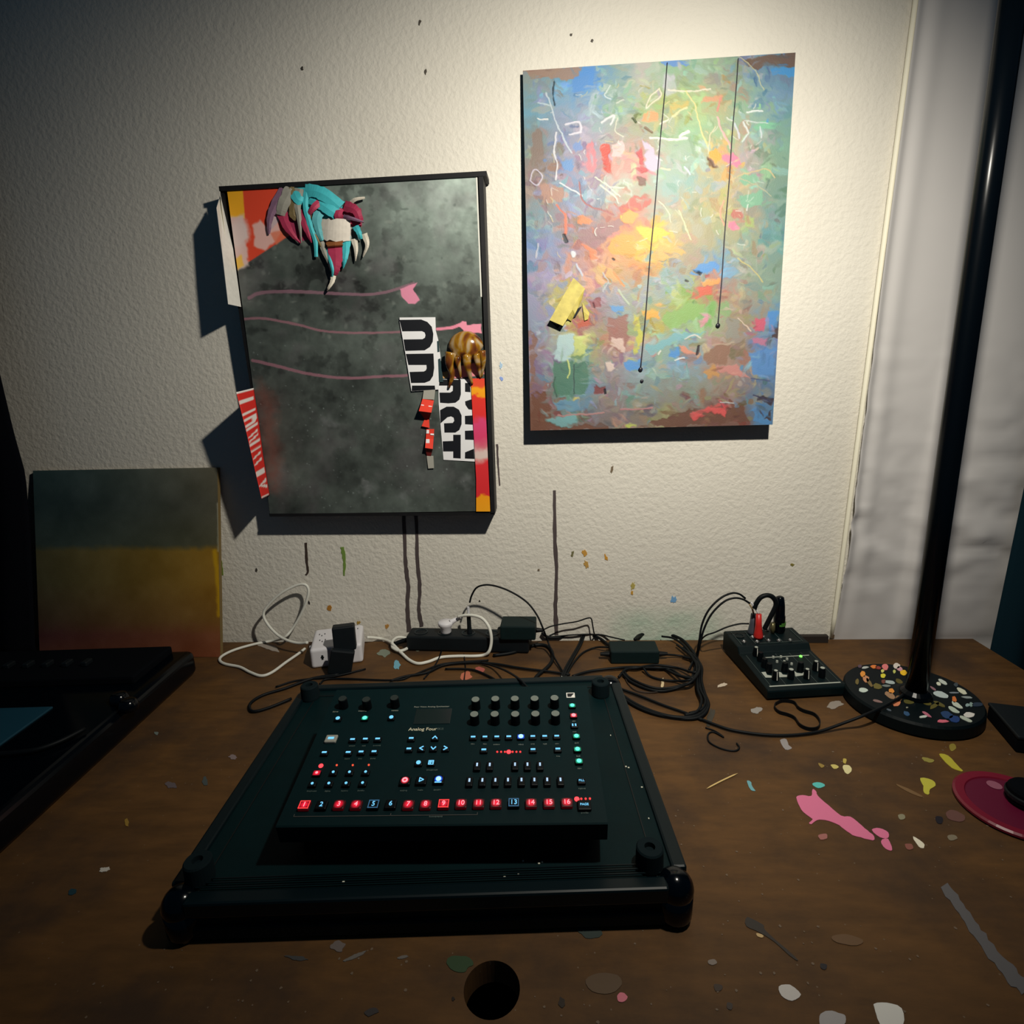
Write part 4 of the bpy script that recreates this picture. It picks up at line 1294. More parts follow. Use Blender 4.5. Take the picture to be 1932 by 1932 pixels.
TM += [mat('tatter_mauve', (128, 96, 120), .6, noise=.3, nscale=90), mat('tatter_olive', (120, 104, 70), .6, noise=.3, nscale=90), mat('tatter_rust', (140, 84, 44), .6, noise=.25, nscale=90), mat('tatter_grey', (150, 148, 138), .6, noise=.25, nscale=80)]
for a_ in (([(615, 180), (560, 270), (528, 350), (522, 440)], 70, 12, 6, .006), ([(655, 175), (610, 260), (590, 330)], 80, 50, 9, .008), ([(640, 170), (670, 240), (665, 320), (690, 350)], 60, 40, 7, .007),
           ([(600, 320), (625, 390), (665, 450), (708, 496)], 62, 4, 1, .008), ([(705, 175), (690, 260), (700, 350), (712, 492)], 56, 4, 9, .009), ([(668, 190), (690, 235), (720, 250)], 60, 50, 0, .010),
           ([(740, 300), (735, 370), (752, 430), (772, 492)], 70, 6, 1, .010), ([(840, 240), (790, 280), (758, 325)], 44, 26, 3, .015), ([(775, 330), (775, 400), (800, 460), (830, 520)], 26, 10, 7, .010), ([(745, 170), (738, 280), (768, 400), (795, 480), (800, 575)], 34, 20, 0, .011),
           ([(735, 185), (800, 190), (870, 225), (940, 285)], 74, 80, 0, .013), ([(760, 235), (820, 260), (880, 300), (930, 330)], 60, 70, 0, .012), ([(830, 290), (805, 350), (815, 420), (835, 480)], 70, 20, 5, .012),
           ([(825, 470), (845, 540), (870, 600), (900, 690)], 34, 5, 9, .010), ([(826, 412), (900, 418), (1000, 420)], 125, 130, 2, .013), ([(905, 478), (915, 560), (912, 640), (905, 680)], 96, 36, 1, .014), ([(905, 476), (910, 500), (912, 520)], 100, 88, 8, .0155),
           ([(868, 520), (882, 590), (896, 650), (894, 690)], 22, 10, 0, .016), ([(905, 670), (895, 720), (875, 755), (864, 776)], 32, 3, 4, .014), ([(975, 455), (975, 540), (968, 595), (958, 642)], 54, 5, 0, .013), ([(1022, 470), (1034, 530), (1030, 600)], 40, 3, 4, .010),
           ([(1082, 440), (1100, 505), (1074, 576)], 36, 4, 4, .011), ([(945, 290), (930, 325), (935, 355)], 40, 50, 1, .013), ([(965, 275), (1030, 300), (1060, 365)], 64, 40, 1, .015), ([(960, 340), (1010, 350), (1080, 372)], 30, 6, 6, .016), ([(1030, 395), (1050, 430), (1062, 470)], 38, 20, 0, .014), ([(995, 268), (1030, 238), (1086, 228)], 26, 10, 4, .011)):
    tatter(*a_)
# amber resin claw
AMB = mat('amber_resin', (120, 72, 24), .16, .6)
nt = AMB.node_tree
tc = nt.nodes.new('ShaderNodeTexCoord')
nz_ = nt.nodes.new('ShaderNodeTexNoise')
nz_.inputs['Scale'].default_value = 20
nz_.inputs['Distortion'].default_value = 1.5
cr_ = nt.nodes.new('ShaderNodeValToRGB')
cr_.color_ramp.elements[0].position, cr_.color_ramp.elements[0].color = .36, lin((62, 34, 20))
cr_.color_ramp.elements[1].position, cr_.color_ramp.elements[1].color = .68, lin((170, 150, 120))
for p_, c_ in ((.47, (112, 62, 26)), (.56, (150, 108, 22))):
    e_ = cr_.color_ramp.elements.new(p_)
    e_.color = lin(c_)
nt.links.new(tc.outputs['Object'], nz_.inputs['Vector'])
nt.links.new(nz_.outputs['Fac'], cr_.inputs[0])
nt.links.new(cr_.outputs[0], nt.nodes['Principled BSDF'].inputs['Base Color'])


def claw():
    bm_ = bmesh.new()
    cx, cy = c8([(838, 448)])[0]
    O = ppt(cx, cy, C, N_L, .001)
    ex, ez = U.normalized(), -V.normalized()
    sc = U.length / 478
    n1, n2 = 20, 8
    rings = []
    for j in range(n2 + 1):
        a = j / n2 * math.pi / 2
        ring = []
        for k in range(n1):
            t = 2 * math.pi * k / n1
            q = 1 + .10 * math.sin(5 * t) * (math.sin(t) < 0)
            rx, rz = 35.5 * sc * q, 27 * sc * q * (1 + .12 * math.sin(t) * (math.sin(t) > 0))
            ring.append(bm_.verts.new(O + ex * rx * math.cos(a) * math.cos(t) + ez * rz * math.cos(a) * math.sin(t) + N_L * .022 * math.sin(a)))
        rings.append(ring)
    for a, b2 in zip(rings, rings[1:]):
        for k in range(n1):
            bm_.faces.new((a[k], a[(k + 1) % n1], b2[(k + 1) % n1], b2[k]))
    bm_.faces.new(list(reversed(rings[0])))
    bmesh.ops.remove_doubles(bm_, verts=bm_.verts, dist=1e-5)
    for pts, w in (([(668, 520), (650, 640), (684, 770), (645, 915)], 15), ([(745, 570), (752, 650), (772, 740), (778, 805)], 9), ([(845, 545), (856, 660), (882, 770), (912, 875)], 13), ([(962, 530), (972, 620), (988, 710), (1006, 800)], 11), ([(1022, 500), (1036, 590), (1032, 690), (1020, 790)], 10)):
        pp = [ppt(x, y, C, N_L, h) for (x, y), h in zip(c8(pts), (.014, .016, .010, .006))]
        a_tube(bm_, pp, lambda t, w=w: w * .62 * sc * (1.25 - t), 8, 4)
    o = link('amber_claw', mk('amber_claw', bm_), AMB, smooth=True, label='shiny amber resin blob with drooping prongs')
    child_world(o, col)


claw()

# ---- ochre canvas leaning on the wall, left
bl, tr, tl = onZ(416, 1240, 0), onY(410, 882, -.012), onY(62, 888, -.012)
lean = thing('leaning_canvas', 'unframed ochre and dark green canvas leaning on the wall at left', 'painting', ((bl.x + tl.x) / 2, bl.y, 0))
U3 = Vector((tr.x - tl.x, 0, tr.z - tl.z))
A3 = tr - U3
V3 = Vector((bl.x, bl.y, .0005)) - tr
N3 = U3.cross(V3).normalized()
if N3.y > 0:
    N3 = -N3
pt = Painted(A3, U3, V3, 150, 170, (0, 0, 0))
yy = pt.Y + pt.WY * 8
xx = (pt.X - 62) / 350
for q in range(3):
    lo = np.interp(yy, [880, 950, 1028, 1040, 1100, 1170, 1200, 1245], [(58, 84, 88)[q], (46, 68, 72)[q], (54, 72, 70)[q], (86, 84, 58)[q], (84, 82, 58)[q], (82, 66, 52)[q], (84, 48, 50)[q], (100, 60, 44)[q]])
    hi = np.interp(yy, [880, 950, 1028, 1040, 1100, 1170, 1200, 1245], [(106, 102, 86)[q], (84, 82, 68)[q], (90, 88, 66)[q], (156, 118, 40)[q], (152, 112, 38)[q], (136, 96, 40)[q], (136, 80, 48)[q], (134, 74, 46)[q]])
    pt.c[..., q] = lo + (hi - lo) * np.clip(xx, 0, 1) + 26 * (fbm(pt.X / 40, pt.Y / 40, 4) - .5)  # left side darkened in the paint, standing in for lamp falloff
pt.line([(405, 1040), (412, 1110), (413, 1160)], 8, (206, 160, 20), .8, 2, 4)
pt.line([(411, 950), (412, 1040)], 3, (200, 196, 170), .7, 1, 2)
child_world(pt.build('painted_face', vcol_mat('ochre_paint', .8, .2, bump=.2, bscale=500), None), lean)
slab('stretcher', A3, U3, V3, N3, .010, mat('raw_canvas', (120, 100, 60), .8), lean, .0008)

# ---- black cloth edge at the far left
pts = []
for x, y in ((73, 1225), (70, 1147), (65, 1010), (56, 897), (34, 819), (0, 675)):
    p = onY(x, y, -.11)
    pts.append((p.x - .03, p.z))
e = pts[-1]
s_ = (pts[-1][0] - pts[-2][0]) / (pts[-1][1] - pts[-2][1])
curtain('black_drape', 'near-black drape hanging at the far left behind the black case', [(pts[0][0], .001)] + pts + [(e[0] + s_ * .9, e[1] + .9)], -.085, (9, 11, 18), .02, 4, True)

# ================================================================== THINGS ON THE DESK
def P0(x, y, z=0.0):
    return onZ(x, y, z)


# ---- black road case turned over, with rubber feet and ball corners
CASE_H = .058
case = thing('road_case', 'flat black road case lid with rubber feet, under the lit synthesizer', 'case', (-.161, -.520, 0), .065)
CW, CD = .592, .455
CASEM = mat('black_laminate', (0, 25, 28), .6, .14, noise=.25, nscale=30, bump=.08, bscale=900)
ALU = mat('black_anodised', (2, 19, 24), .42, .25)
box('body', (0, 0, .028), (CW - .012, CD - .012, .054), CASEM, case, bev=.003)
for sx in (-1, 1):
    box('edge_rail', (sx * (CW / 2 - .006), 0, .0485), (.018, CD - .05, .021), ALU, case, bev=.003, smooth=False)
    box('edge_rail', (sx * (CW / 2 - .006), 0, .012), (.016, CD - .05, .018), ALU, case, bev=.003)
for sy in (-1, 1):
    box('edge_rail', (0, sy * (CD / 2 - .006), .0485), (CW - .05, .018, .021), ALU, case, bev=.003)
    box('edge_rail', (0, sy * (CD / 2 - .009), .012), (CW - .05, .016, .018), CASEM, case, bev=.003)
for k, yy_ in enumerate((.030, .036, .042)):
    box('rail_groove', (0.0, -CD / 2 + yy_ - .012, .0592), (CW - .06, .0014, .0012), ALU, case)
for sx in (-1, 1):
    box('panel_seam', (sx * (CW / 2 - .034), 0, .0552), (.0012, CD - .03, .0016), mat('seam_line', (6, 10, 12), .6), case)
box('panel_seam', (0, CD / 2 - .034, .0552), (CW - .03, .0012, .0016), MATS['seam_line'], case)
for sx in (-1, 1):
    for sy in (-1, 1):
        bm = bmesh.new()
        cx, cy = sx * (CW / 2 - .014), sy * (CD / 2 - .014)
        bmesh.ops.create_uvsphere(bm, u_segments=20, v_segments=14, radius=.021)
        bmesh.ops.transform(bm, matrix=Matrix.Translation((cx, cy, .043)), verts=bm.verts)
        a_lathe(bm, [(.018, .004), (.020, .010), (.0205, .040)], (cx, cy, 0), 20)
        link('ball_corner', mk('ball_corner', bm), GLOSS, case, smooth=True)
FOOT = mat('rubber_foot', (12, 26, 30), .8, .12)
for x, y in ((1133, 1285), (1226, 1597), (372, 1622), (583, 1292)):
    p = to_local(case, onZ(x, y, .082))
    lathe('rubber_foot', [(.0155, .055), (.0160, .058), (.0155, .080), (.0140, .0820), (.0062, .0820), (.0058, .0760), (.0001, .0755)], FOOT, case, (p.x, p.y, 0), 28)
bm = bmesh.new()
for x, y in ((1211, 1486), (1186, 1449), (1017, 1630), (1023, 1627), (987, 1625), (952, 1656), (978, 1650), (648, 1665), (1224, 1545), (1181, 1447), (1152, 1388), (978, 1280), (993, 1281), (1060, 1277)):
    p = to_local(case, onZ(x, y, .0552))
    a_box(bm, p + Vector((0, 0, .0006)), (random.uniform(.0012, .0026), random.uniform(.0012, .0022), .0010))
o = link('debris_speck', mk('debris_speck', bm), mat('pale_speck', (225, 225, 205), .6), case)
o['kind'] = 'stuff'

# ---- synthesizer
SYN = thing('synthesizer', 'black desktop synthesizer with rows of glowing red, blue and green keys', 'synthesizer', (-.137, -.593, CASE_H), .0347)
SW, SD = .385, .2313
TA = math.atan2(.0388, .2313)
ZC = .135 - CASE_H
PN = Vector((0, -math.sin(TA), math.cos(TA)))
PU = Vector((0, math.cos(TA), math.sin(TA)))
RZ = Matrix.Rotation(.0347, 3, 'Z')
PNW = RZ @ PN
PCW = Vector((-.137, -.593, .135))
TILT = Matrix.Rotation(TA, 3, 'X')
PANEL = mat('synth_panel', (1, 27, 30), .6, .14, noise=.15, nscale=60, bump=.05, bscale=1500)


def on_panel(x, y, h=0.0):
    P = on_plane(x, y, PCW + PNW * h, PNW)
    return to_local(SYN, P)


def chassis():
    bm = bmesh.new()
    zf, zr = ZC - .0194, ZC + .0194
    prof = [(-SD / 2, zf - .0015), (-SD / 2 + .0015, zf), (SD / 2 - .002, zr), (SD / 2, zr - .002), (SD / 2, .010), (-SD / 2 + .050, .010), (-SD / 2 + .004, zf - .026)]
    L_, R_ = [], []
    for y, z in prof:
        L_.append(bm.verts.new((-SW / 2, y, z)))
        R_.append(bm.verts.new((SW / 2, y, z)))
    n = len(prof)
    for i in range(n):
        bm.faces.new((L_[i], R_[i], R_[(i + 1) % n], L_[(i + 1) % n]))
    bm.faces.new(L_)
    bm.faces.new(list(reversed(R_)))
    bmesh.ops.recalc_face_normals(bm, faces=bm.faces)
    link('chassis', mk('chassis', bm), PANEL, SYN)
    for sx in (-1, 1):
        for sy in (-1, 1):
            lathe('rubber_foot', [(.009, .0), (.0095, .009)], FOOT, SYN, (sx * .165, sy * .09, 0), 14)


chassis()


def key_mesh(w, d, h, bev=.0012):
    bm = bmesh.new()
    a_box(bm, Vector((0, 0, h / 2)), (w, d, h), None, bev, 2)
    return mk('key', bm)


KEYM = mat('black_key', (2, 7, 11), .45, .2)
EM = dict(cyan=emit('cyan_light', (120, 210, 255), 1.15), red=emit('red_light', (255, 150, 160), 1.5), dred=emit('red_glow', (226, 22, 50), .85), green=emit('green_light', (110, 255, 225), 1.2), dgreen=emit('green_glow', (0, 200, 150), .8),
          blue=emit('blue_light', (140, 190, 255), 2.2), dblue=emit('blue_glow', (10, 90, 245), .9), led=emit('red_led', (255, 60, 60), 1.3), white=emit('white_key_light', (190, 225, 255), .95), dimb=emit('dim_blue_glow', (70, 125, 165), .6), orange=emit('orange_led', (255, 90, 60), 1.1), hot=emit('hot_led', (255, 52, 58), 3.0))
def lamp_spot(m, r, s_):
    nt_ = m.node_tree
    tc_ = nt_.nodes.new('ShaderNodeTexCoord')
    ln_ = nt_.nodes.new('ShaderNodeVectorMath')
    ln_.operation = 'LENGTH'
    nt_.links.new(tc_.outputs['Object'], ln_.inputs[0])
    mr_ = nt_.nodes.new('ShaderNodeMapRange')
    mr_.interpolation_type = 'SMOOTHSTEP'
    for i_, v_ in ((1, 0.0), (2, r), (3, s_), (4, 0.0)):
        mr_.inputs[i_].default_value = v_
    nt_.links.new(ln_.outputs['Value'], mr_.inputs[0])
    nt_.links.new(mr_.outputs[0], nt_.nodes['Principled BSDF'].inputs['Emission Strength'])


lamp_spot(EM['dred'], .0074, 1.5)
lamp_spot(EM['dgreen'], .0060, 1.6)
lamp_spot(EM['dblue'], .0074, 1.6)
K_TRIG, K_FN, K_PIANO, K_CAP = key_mesh(.0135, .0120, .0048), key_mesh(.0100, .0080, .0042), key_mesh(.0085, .0135, .0050), key_mesh(.0160, .0130, .0040)
for me_ in (K_TRIG, K_FN, K_PIANO, K_CAP):
    me_.materials.append(None)


def put(name, me, x, y, h, m, parent=None, dz=0.0, scale=1.0):
    """place a shared mesh on the sloped panel at a measured spot (measured at height h above the panel)"""
    p = on_panel(x, y, h) - PN * (h - dz)
    o = bpy.data.objects.new(name, me)
    COL.objects.link(o)
    o.parent = SYN
    o.location = p
    o.rotation_euler = (TA, 0, 0)
    if len(me.materials) == 0:
        me.materials.append(m)
    o.material_slots[0].link = 'OBJECT'
    o.material_slots[0].material = m
    return o


def sub(o, name, me, m, z, x=0.0, y=0.0):
    s = bpy.data.objects.new(name, me)
    COL.objects.link(s)
    s.parent = o
    s.location = (x, y, z)
    if len(me.materials) == 0:
        me.materials.append(m)
    s.material_slots[0].link = 'OBJECT'
    s.material_slots[0].material = m
    return s


def flat_box(w, d, h=.0005):
    bm = bmesh.new()
    a_box(bm, Vector((0, 0, h / 2)), (w, d, h))
    return mk('symbol', bm)


def outline(w, d, t, h=.0004):
    bm = bmesh.new()
    for sx in (-1, 1):
        a_box(bm, Vector((sx * (w - t) / 2, 0, h / 2)), (t, d, h))
        a_box(bm, Vector((0, sx * (d - t) / 2, h / 2)), (w, t, h))
    return mk('outline', bm)


def disc(r, h=.0005, n=16, r0=0.0):
    bm = bmesh.new()
    if r0:
        a_lathe(bm, [(r0, 0), (r, 0), (r, h), (r0, h), (r0, 0)], n=n, cap=False)
    else:
        a_lathe(bm, [(r, 0), (r, h)], n=n)
    return mk('symbol', bm)


def strokes(pts_list, w, h=.0005):
    bm = bmesh.new()
    for pts in pts_list:
        for a, b in zip(pts, pts[1:]):
            a, b = Vector((*a, 0)), Vector((*b, 0))
            t = (b - a).normalized()
            s = Vector((-t.y, t.x, 0)) * w / 2
            a_prism(bm, [a - s - t * w * .3, b - s + t * w * .3, b + s + t * w * .3, a + s - t * w * .3], (0, 0, h))
    return mk('symbol', bm)


BAR = flat_box(.0062, .0024)
DOT = disc(.0017)
NAR = flat_box(.0022, .0048)
TRI_UP, TRI_DN = strokes([[(-.003, -.0018), (0, .0022), (.003, -.0018)]], .0013), strokes([[(-.003, .0018), (0, -.0022), (.003, .0018)]], .0013)
TRI_L, TRI_R = strokes([[(.0022, .003), (-.0022, 0), (.0022, -.003)]], .0013), strokes([[(-.0022, .003), (.0022, 0), (-.0022, -.003)]], .0013)
PLAY = strokes([[(-.002, .0028), (.003, 0), (-.002, -.0028), (-.002, .0028)]], .0010)
RING = disc(.0036, .0005, 18, .0017)
BLOB = disc(.0033)
GRID = strokes([[(-.003, .0028), (.003, .0028), (.003, -.0028), (-.003, -.0028), (-.003, .0028)], [(-.003, .0004), (.003, .0004)], [(-.0008, .0028), (-.0008, -.0028)]], .0011)
CIRC = disc(.0030, .0005, 14)
TWO = strokes([[(-.0024, .0014), (-.0024, -.0014)], [(.0016, .0014), (.0016, -.0014)]], .0020)
FRAME_T = outline(.0122, .0108, .0010)
NUMS = {i: text_mesh(str(i), .0088, .0002) for i in range(1, 17)}
GLOWT, GLOWF = flat_box(.0120, .0106, .0002), flat_box(.0092, .0072, .0002)

# the sixteen step keys
TRIG = [(574, 1518, 'rb'), (606.3, 1517.7, 'b'), (639.4, 1516.9, 'r'), (671.7, 1516.9, 'r'), (704.5, 1516.6, 'bb'), (737.1, 1516, 'b'), (770.2, 1516.9, 'r'), (802.9, 1516.5, 'r'), (837, 1515.7, 'rb'), (869.8, 1514.8, 'r'), (902.9, 1514.6, 'r'), (935.7, 1514.3, 'r'), (969.2, 1513.6, 'bb'), (1002, 1514, 'r'), (1035.8, 1513.6, 'r'), (1069.4, 1513, 'r')]
RKEY = emit('lit_red_key', (200, 14, 40), .05, (14, 4, 7))
for i, (x, y, k) in enumerate(TRIG):
    o = put('step_key', K_TRIG, x, y, .0048, RKEY if k[0] == 'r' else KEYM)
    if k[0] == 'r':
        sub(o, 'key_glow', GLOWT, EM['dred'], .0047)
    sub(o, 'key_number', NUMS[i + 1], EM['red'] if k[0] == 'r' else EM['cyan'], .0052)
    if len(k) > 1:
        sub(o, 'key_outline', FRAME_T, EM['led'] if k[0] == 'r' else EM['dimb'], .0048)
# function keys: x, y, symbol mesh, light, glow
FN = [(637.4, 1355.3, CIRC, 'cyan', None), (688.2, 1354.5, BLOB, 'green', 'dgreen'), (738.3, 1353.3, CIRC, 'cyan', None), (665.2, 1395, BAR, 'cyan', None), (689.4, 1394.2, BAR, 'cyan', None), (712.6, 1393.9, BAR, 'cyan', None), (612, 1419.6, BAR, 'cyan', None), (657, 1419.4, BAR, 'cyan', None), (681.3, 1418.4, BAR, 'cyan', None), (705.8, 1417.9, BAR, 'cyan', None),
      (628.8, 1456.7, DOT, 'cyan', None), (659.4, 1456.7, DOT, 'cyan', None), (689.9, 1456.3, DOT, 'cyan', None), (597.6, 1458, DOT, 'red', 'dred'), (589.2, 1478.3, DOT, 'cyan', None), (620.5, 1478, DOT, 'cyan', None), (653, 1477.6, DOT, 'cyan', None), (684.1, 1477.1, DOT, 'cyan', None),
      (776, 1392.9, BAR, 'cyan', None), (820.7, 1391.7, TRI_UP, 'cyan', None), (771.5, 1412.7, BAR, 'cyan', None), (795, 1412, TRI_L, 'cyan', None), (817.6, 1411.7, TRI_DN, 'cyan', None), (840.6, 1411.6, TRI_R, 'cyan', None), (789.6, 1438.9, CIRC, 'cyan', None), (813.3, 1438.9, GRID, 'cyan', None),
      (892.7, 1390.4, BAR, 'cyan', None), (915, 1390.2, BAR, 'cyan', None), (937.4, 1390, BAR, 'cyan', None), (959.9, 1389.7, BAR, 'cyan', None), (982.8, 1389.5, BLOB, 'blue', 'dblue'), (1005.3, 1389.2, BAR, 'cyan', None), (1027.7, 1389, BAR, 'cyan', None), (1050.4, 1388.7, BAR, 'cyan', None),
      (912.9, 1414.5, BAR, 'cyan', None), (1005.6, 1414, BAR, 'cyan', None), (1052.5, 1413, BAR, 'cyan', None), (1079.7, 1330.8, CIRC, 'green', 'dgreen'), (1082.3, 1349.5, CIRC, 'red', 'dred'), (1083.8, 1368, TWO, 'cyan', None), (1087.6, 1388.5, CIRC, 'green', 'dgreen'), (1089.6, 1413.2, CIRC, 'green', 'dgreen'), (1092.6, 1435.6, CIRC, 'green', 'dgreen')]
for x, y, sm_, lt_, gl in FN:
    o = put('function_key', K_FN, x, y, .0042, KEYM)
    if gl:
        sub(o, 'key_glow', GLOWF, EM[gl], .0041)
    sub(o, 'key_symbol', sm_, EM[lt_], .0046)
for x, y, sm_, lt_, gl in ((764, 1471.8, RING, 'red', 'dred'), (794.6, 1471.3, PLAY, 'cyan', None), (827.4, 1469.7, BLOB, 'blue', 'dblue')):
    o = put('transport_key', K_TRIG, x, y, .0048, KEYM)
    if gl:
        sub(o, 'key_glow', disc(.0052, .0002), EM[gl], .0047)
    sub(o, 'key_symbol', sm_, EM[lt_], .0052)
    if lt_ == 'blue':
        sub(o, 'key_symbol', flat_box(.0085, .0013), EM['cyan'], .0048, 0, -.0048)
o = put('function_key', K_CAP, 624.5, 1392.5, .004, mat('silver_key', (150, 150, 140), .5))
o['label'] = 'pale grey key'
sub(o, 'key_symbol', flat_box(.0080, .0034), EM['cyan'], .0041)
W_FILL, W_PAGE = text_mesh('FILL', .0042, .0002), text_mesh('PAGE', .0042, .0002)
for x, y, t_ in ((1097.2, 1472.6, W_FILL), (1102.5, 1517.7, W_PAGE)):
    o = put('function_key', K_CAP if t_ is W_PAGE else K_FN, x, y, .0042, KEYM)
    sub(o, 'key_symbol', t_, EM['cyan'], .0046)
for x, y in [(900, 1440), (924, 1440), (971.7, 1439.5), (995.2, 1439.5), (1018.9, 1439.5)] + [(885.5, 1469.5), (910, 1469.3), (934.6, 1469.3), (958.4, 1468.8), (983.9, 1468.6), (1008.3, 1468.6), (1032.5, 1468.3), (1057.6, 1468.3)]:
    o = put('piano_key', K_PIANO, x, y + 4, .005, KEYM)
    sub(o, 'key_symbol', NAR, EM['white'], .0051, 0, .0012)
LED = disc(.0013, .0010, 10)
LEDB = disc(.0030, .0010, 14)
for x, y in ((635.2, 1443), (665.5, 1443), (695.7, 1442.6)):
    put('indicator_light', LED, x, y, .001, EM['orange'])
for k in range(7):
    put('indicator_light', LEDB if k == 3 else LED, 938.2 + 7.23 * k, 1417.9, .001, EM['hot'] if k == 3 else EM['led'])
for x, y, me_, e_ in ((605.4, 1444.2, LEDB, 'hot'), (1088.4, 1507, LEDB, 'hot'), (1096.7, 1506.5, LED, 'led'), (1105, 1506.4, LED, 'led'), (1113, 1506.2, LED, 'led')):
    put('indicator_light', me_, x, y, .001, EM[e_])
# knobs
bm = bmesh.new()
a_lathe(bm, [(.0066, 0), (.0066, .002), (.0062, .0150), (.0056, .0160)], n=22)
KNOB = mk('knob', bm)
CAPD = disc(.0056, .0004, 20)
KCAP = mat('knob_cap', (112, 120, 113), .7)
KCAPD = mat('dim_knob_cap', (34, 44, 42), .7)  # same caps, dim light on the left knobs put into the colour
KPOS = [(897.1, 1319.7), (934.4, 1318.3), (971.3, 1318), (1008.6, 1317.7), (1046.2, 1316.7), (894.7, 1347.5), (933.3, 1347.2), (972, 1347.2), (1010.1, 1346.7), (1047.9, 1346.2)]
for x, y in KPOS + [(646, 1318), (690.7, 1319.7), (743.7, 1316.4)]:
    o = put('knob', KNOB, x, y, .016, KEYM)
    sub(o, 'knob_cap', CAPD, KCAP if x > 800 else KCAPD, .0161)
# display and print
a_, b_ = on_panel(777, 1366), on_panel(856, 1337)
scr = box('display', (0, 0, 0), (.052, .030, .0012), mat('display_glass', (20, 34, 34), .15, .6), SYN, bev=.0004)
p = on_panel(817, 1352)
scr.location = p + PN * .0004
scr.rotation_euler = (TA, 0, 0)


def panel_print(s, x, y, size, rgb=(150, 152, 140), name='printed_label'):
    me = text_mesh(s, size, .00005)
    me.materials.append(mat('print_%d' % rgb[0], rgb, .7))
    o = bpy.data.objects.new(name, me)
    COL.objects.link(o)
    o.parent = SYN
    o.location = on_panel(x, y) + PN * .0002
    o.rotation_euler = (TA, 0, 0)
    return o


def panel_marks(n, x, y, size, rgb):
    """print too small to read: a short row of tiny ink marks"""
    bm_ = bmesh.new()
    w_ = size * .5
    for k_ in range(n):
        hgt = size * random.uniform(.35, .62)
        a_box(bm_, Vector(((k_ - (n - 1) / 2) * w_, random.uniform(-.05, .05) * size, .0001)), (w_ * random.uniform(.5, .8), hgt, .0002))
    o_ = link('printed_label', mk('printed_label', bm_), mat('print_%d' % rgb[0], rgb, .7), SYN)
    o_.location = on_panel(x, y) + PN * .0001
    o_.rotation_euler = (TA, 0, 0)


panel_print('Analog Four', 797.5, 1376, .0080, (226, 220, 190))
panel_print('MKII', 829, 1375.5, .0060, (70, 84, 80))
panel_print('Four Voice Analog Synthesizer', 814.5, 1333.5, .0042)
panel_marks(12, 817, 1305.6, .0040, (96, 104, 98))
for n_, x, y in ((4, 633, 1343), (6, 684, 1341.8), (5, 745, 1341), (5, 890, 1304), (6, 913, 1305.5), (3, 937, 1305.5), (5, 967, 1304), (2, 994, 1303), (2, 1021, 1302.8), (4, 1051, 1302.4)):
    panel_marks(n_, x, y, .0042, (120, 124, 112))
for n_, x, y in ((7, 588, 1493), (4, 618, 1493), (5, 650, 1492.5), (5, 681, 1492), (5, 761.5, 1492), (4, 793, 1491), (5, 825, 1490.5), (5, 664, 1407.5), (3, 686.5, 1407.3), (6, 711, 1407), (4, 655, 1432), (3, 679.5, 1431.8), (4, 703.5, 1431.5), (8, 815, 1453), (9, 822, 1541), (5, 1098, 1488), (5, 1103, 1534)):
    panel_marks(n_, x, y, .0036, (70, 78, 74))
for n_, x, y in ((3, 892, 1404), (3, 915, 1404), (5, 937, 1405), (4, 983, 1405), (3, 1005, 1404), (3, 1028, 1404), (3, 1051, 1403.5), (3, 1083, 1361), (3, 1084, 1381), (3, 1088, 1402), (3, 1091, 1427), (3, 1093.5, 1450), (3, 1053, 1427)):
    panel_marks(n_, x, y, .0036, (96, 96, 90))
# white badge with a dark notch
bdg = box('badge', (0, 0, 0), (.0125, .0105, .0006), mat('badge_white', (232, 230, 222), .6), SYN)
bdg.location = on_panel(1076.5, 1312.2) + PN * .0004
bdg.rotation_euler = (TA, 0, 0)
bm = bmesh.new()
a_prism(bm, [Vector(p_) for p_ in ((-.0048, -.0036, .0004), (.0005, -.0036, .0004), (.0022, -.0008, .0004), (.0050, .0030, .0004), (.0048, .0036, .0004), (-.0048, .0036, .0004))], (0, 0, .0002))
link('badge_mark', mk('badge_mark', bm), INK, bdg)
# bracket line under the keys
ln = strokes([[(0, 0), (.1155, 0), (.1155, .003)], [(.1155, 0), (.2180, 0), (.2180, .003)], [(0, 0), (0, .003)]], .0006, .0002)
ln.materials.append(mat('print_line', (84, 80, 76), .7))
o = bpy.data.objects.new('printed_line', ln)
COL.objects.link(o)
o.parent = SYN
o.location = on_panel(554, 1541) + PN * .0002
o.rotation_euler = (TA, 0, 0)

# ---- white power cube with its black plug-in charger
pa, pb = P0(588, 1264), P0(685.5, 1251)
ang = math.atan2(pb.y - pa.y, pb.x - pa.x)
cube = thing('power_cube', 'white socket cube on the desk by the wall, black charger plugged in', 'power adapter', ((pa + pb) / 2 + Vector((-math.sin(ang), math.cos(ang), 0)) * .056), ang)
bm = bmesh.new()
a_box(bm, Vector((0, 0, .0235)), (.112, .108, .047), None, .007, 4)
link('body', mk('body', bm), WHITEP, cube)
for x, y in ((-.032, -.010), (-.036, .022), (.038, .030)):
    bm = bmesh.new()
    for dx, dy in ((-.006, 0), (.006, 0), (0, -.008)):
        a_box(bm, Vector((x + dx, y + dy, .0471)), (.002, .006, .0006))
    link('socket', mk('socket', bm), BLACK, cube)
bm = bmesh.new()
a_box(bm, Vector((-.030, -.0545, .026)), (.004, .0012, .010))
a_box(bm, Vector((-.030, -.0545, .026)), (.007, .0012, .002))
link('socket', mk('socket', bm), BLACK, cube)
bm = bmesh.new()
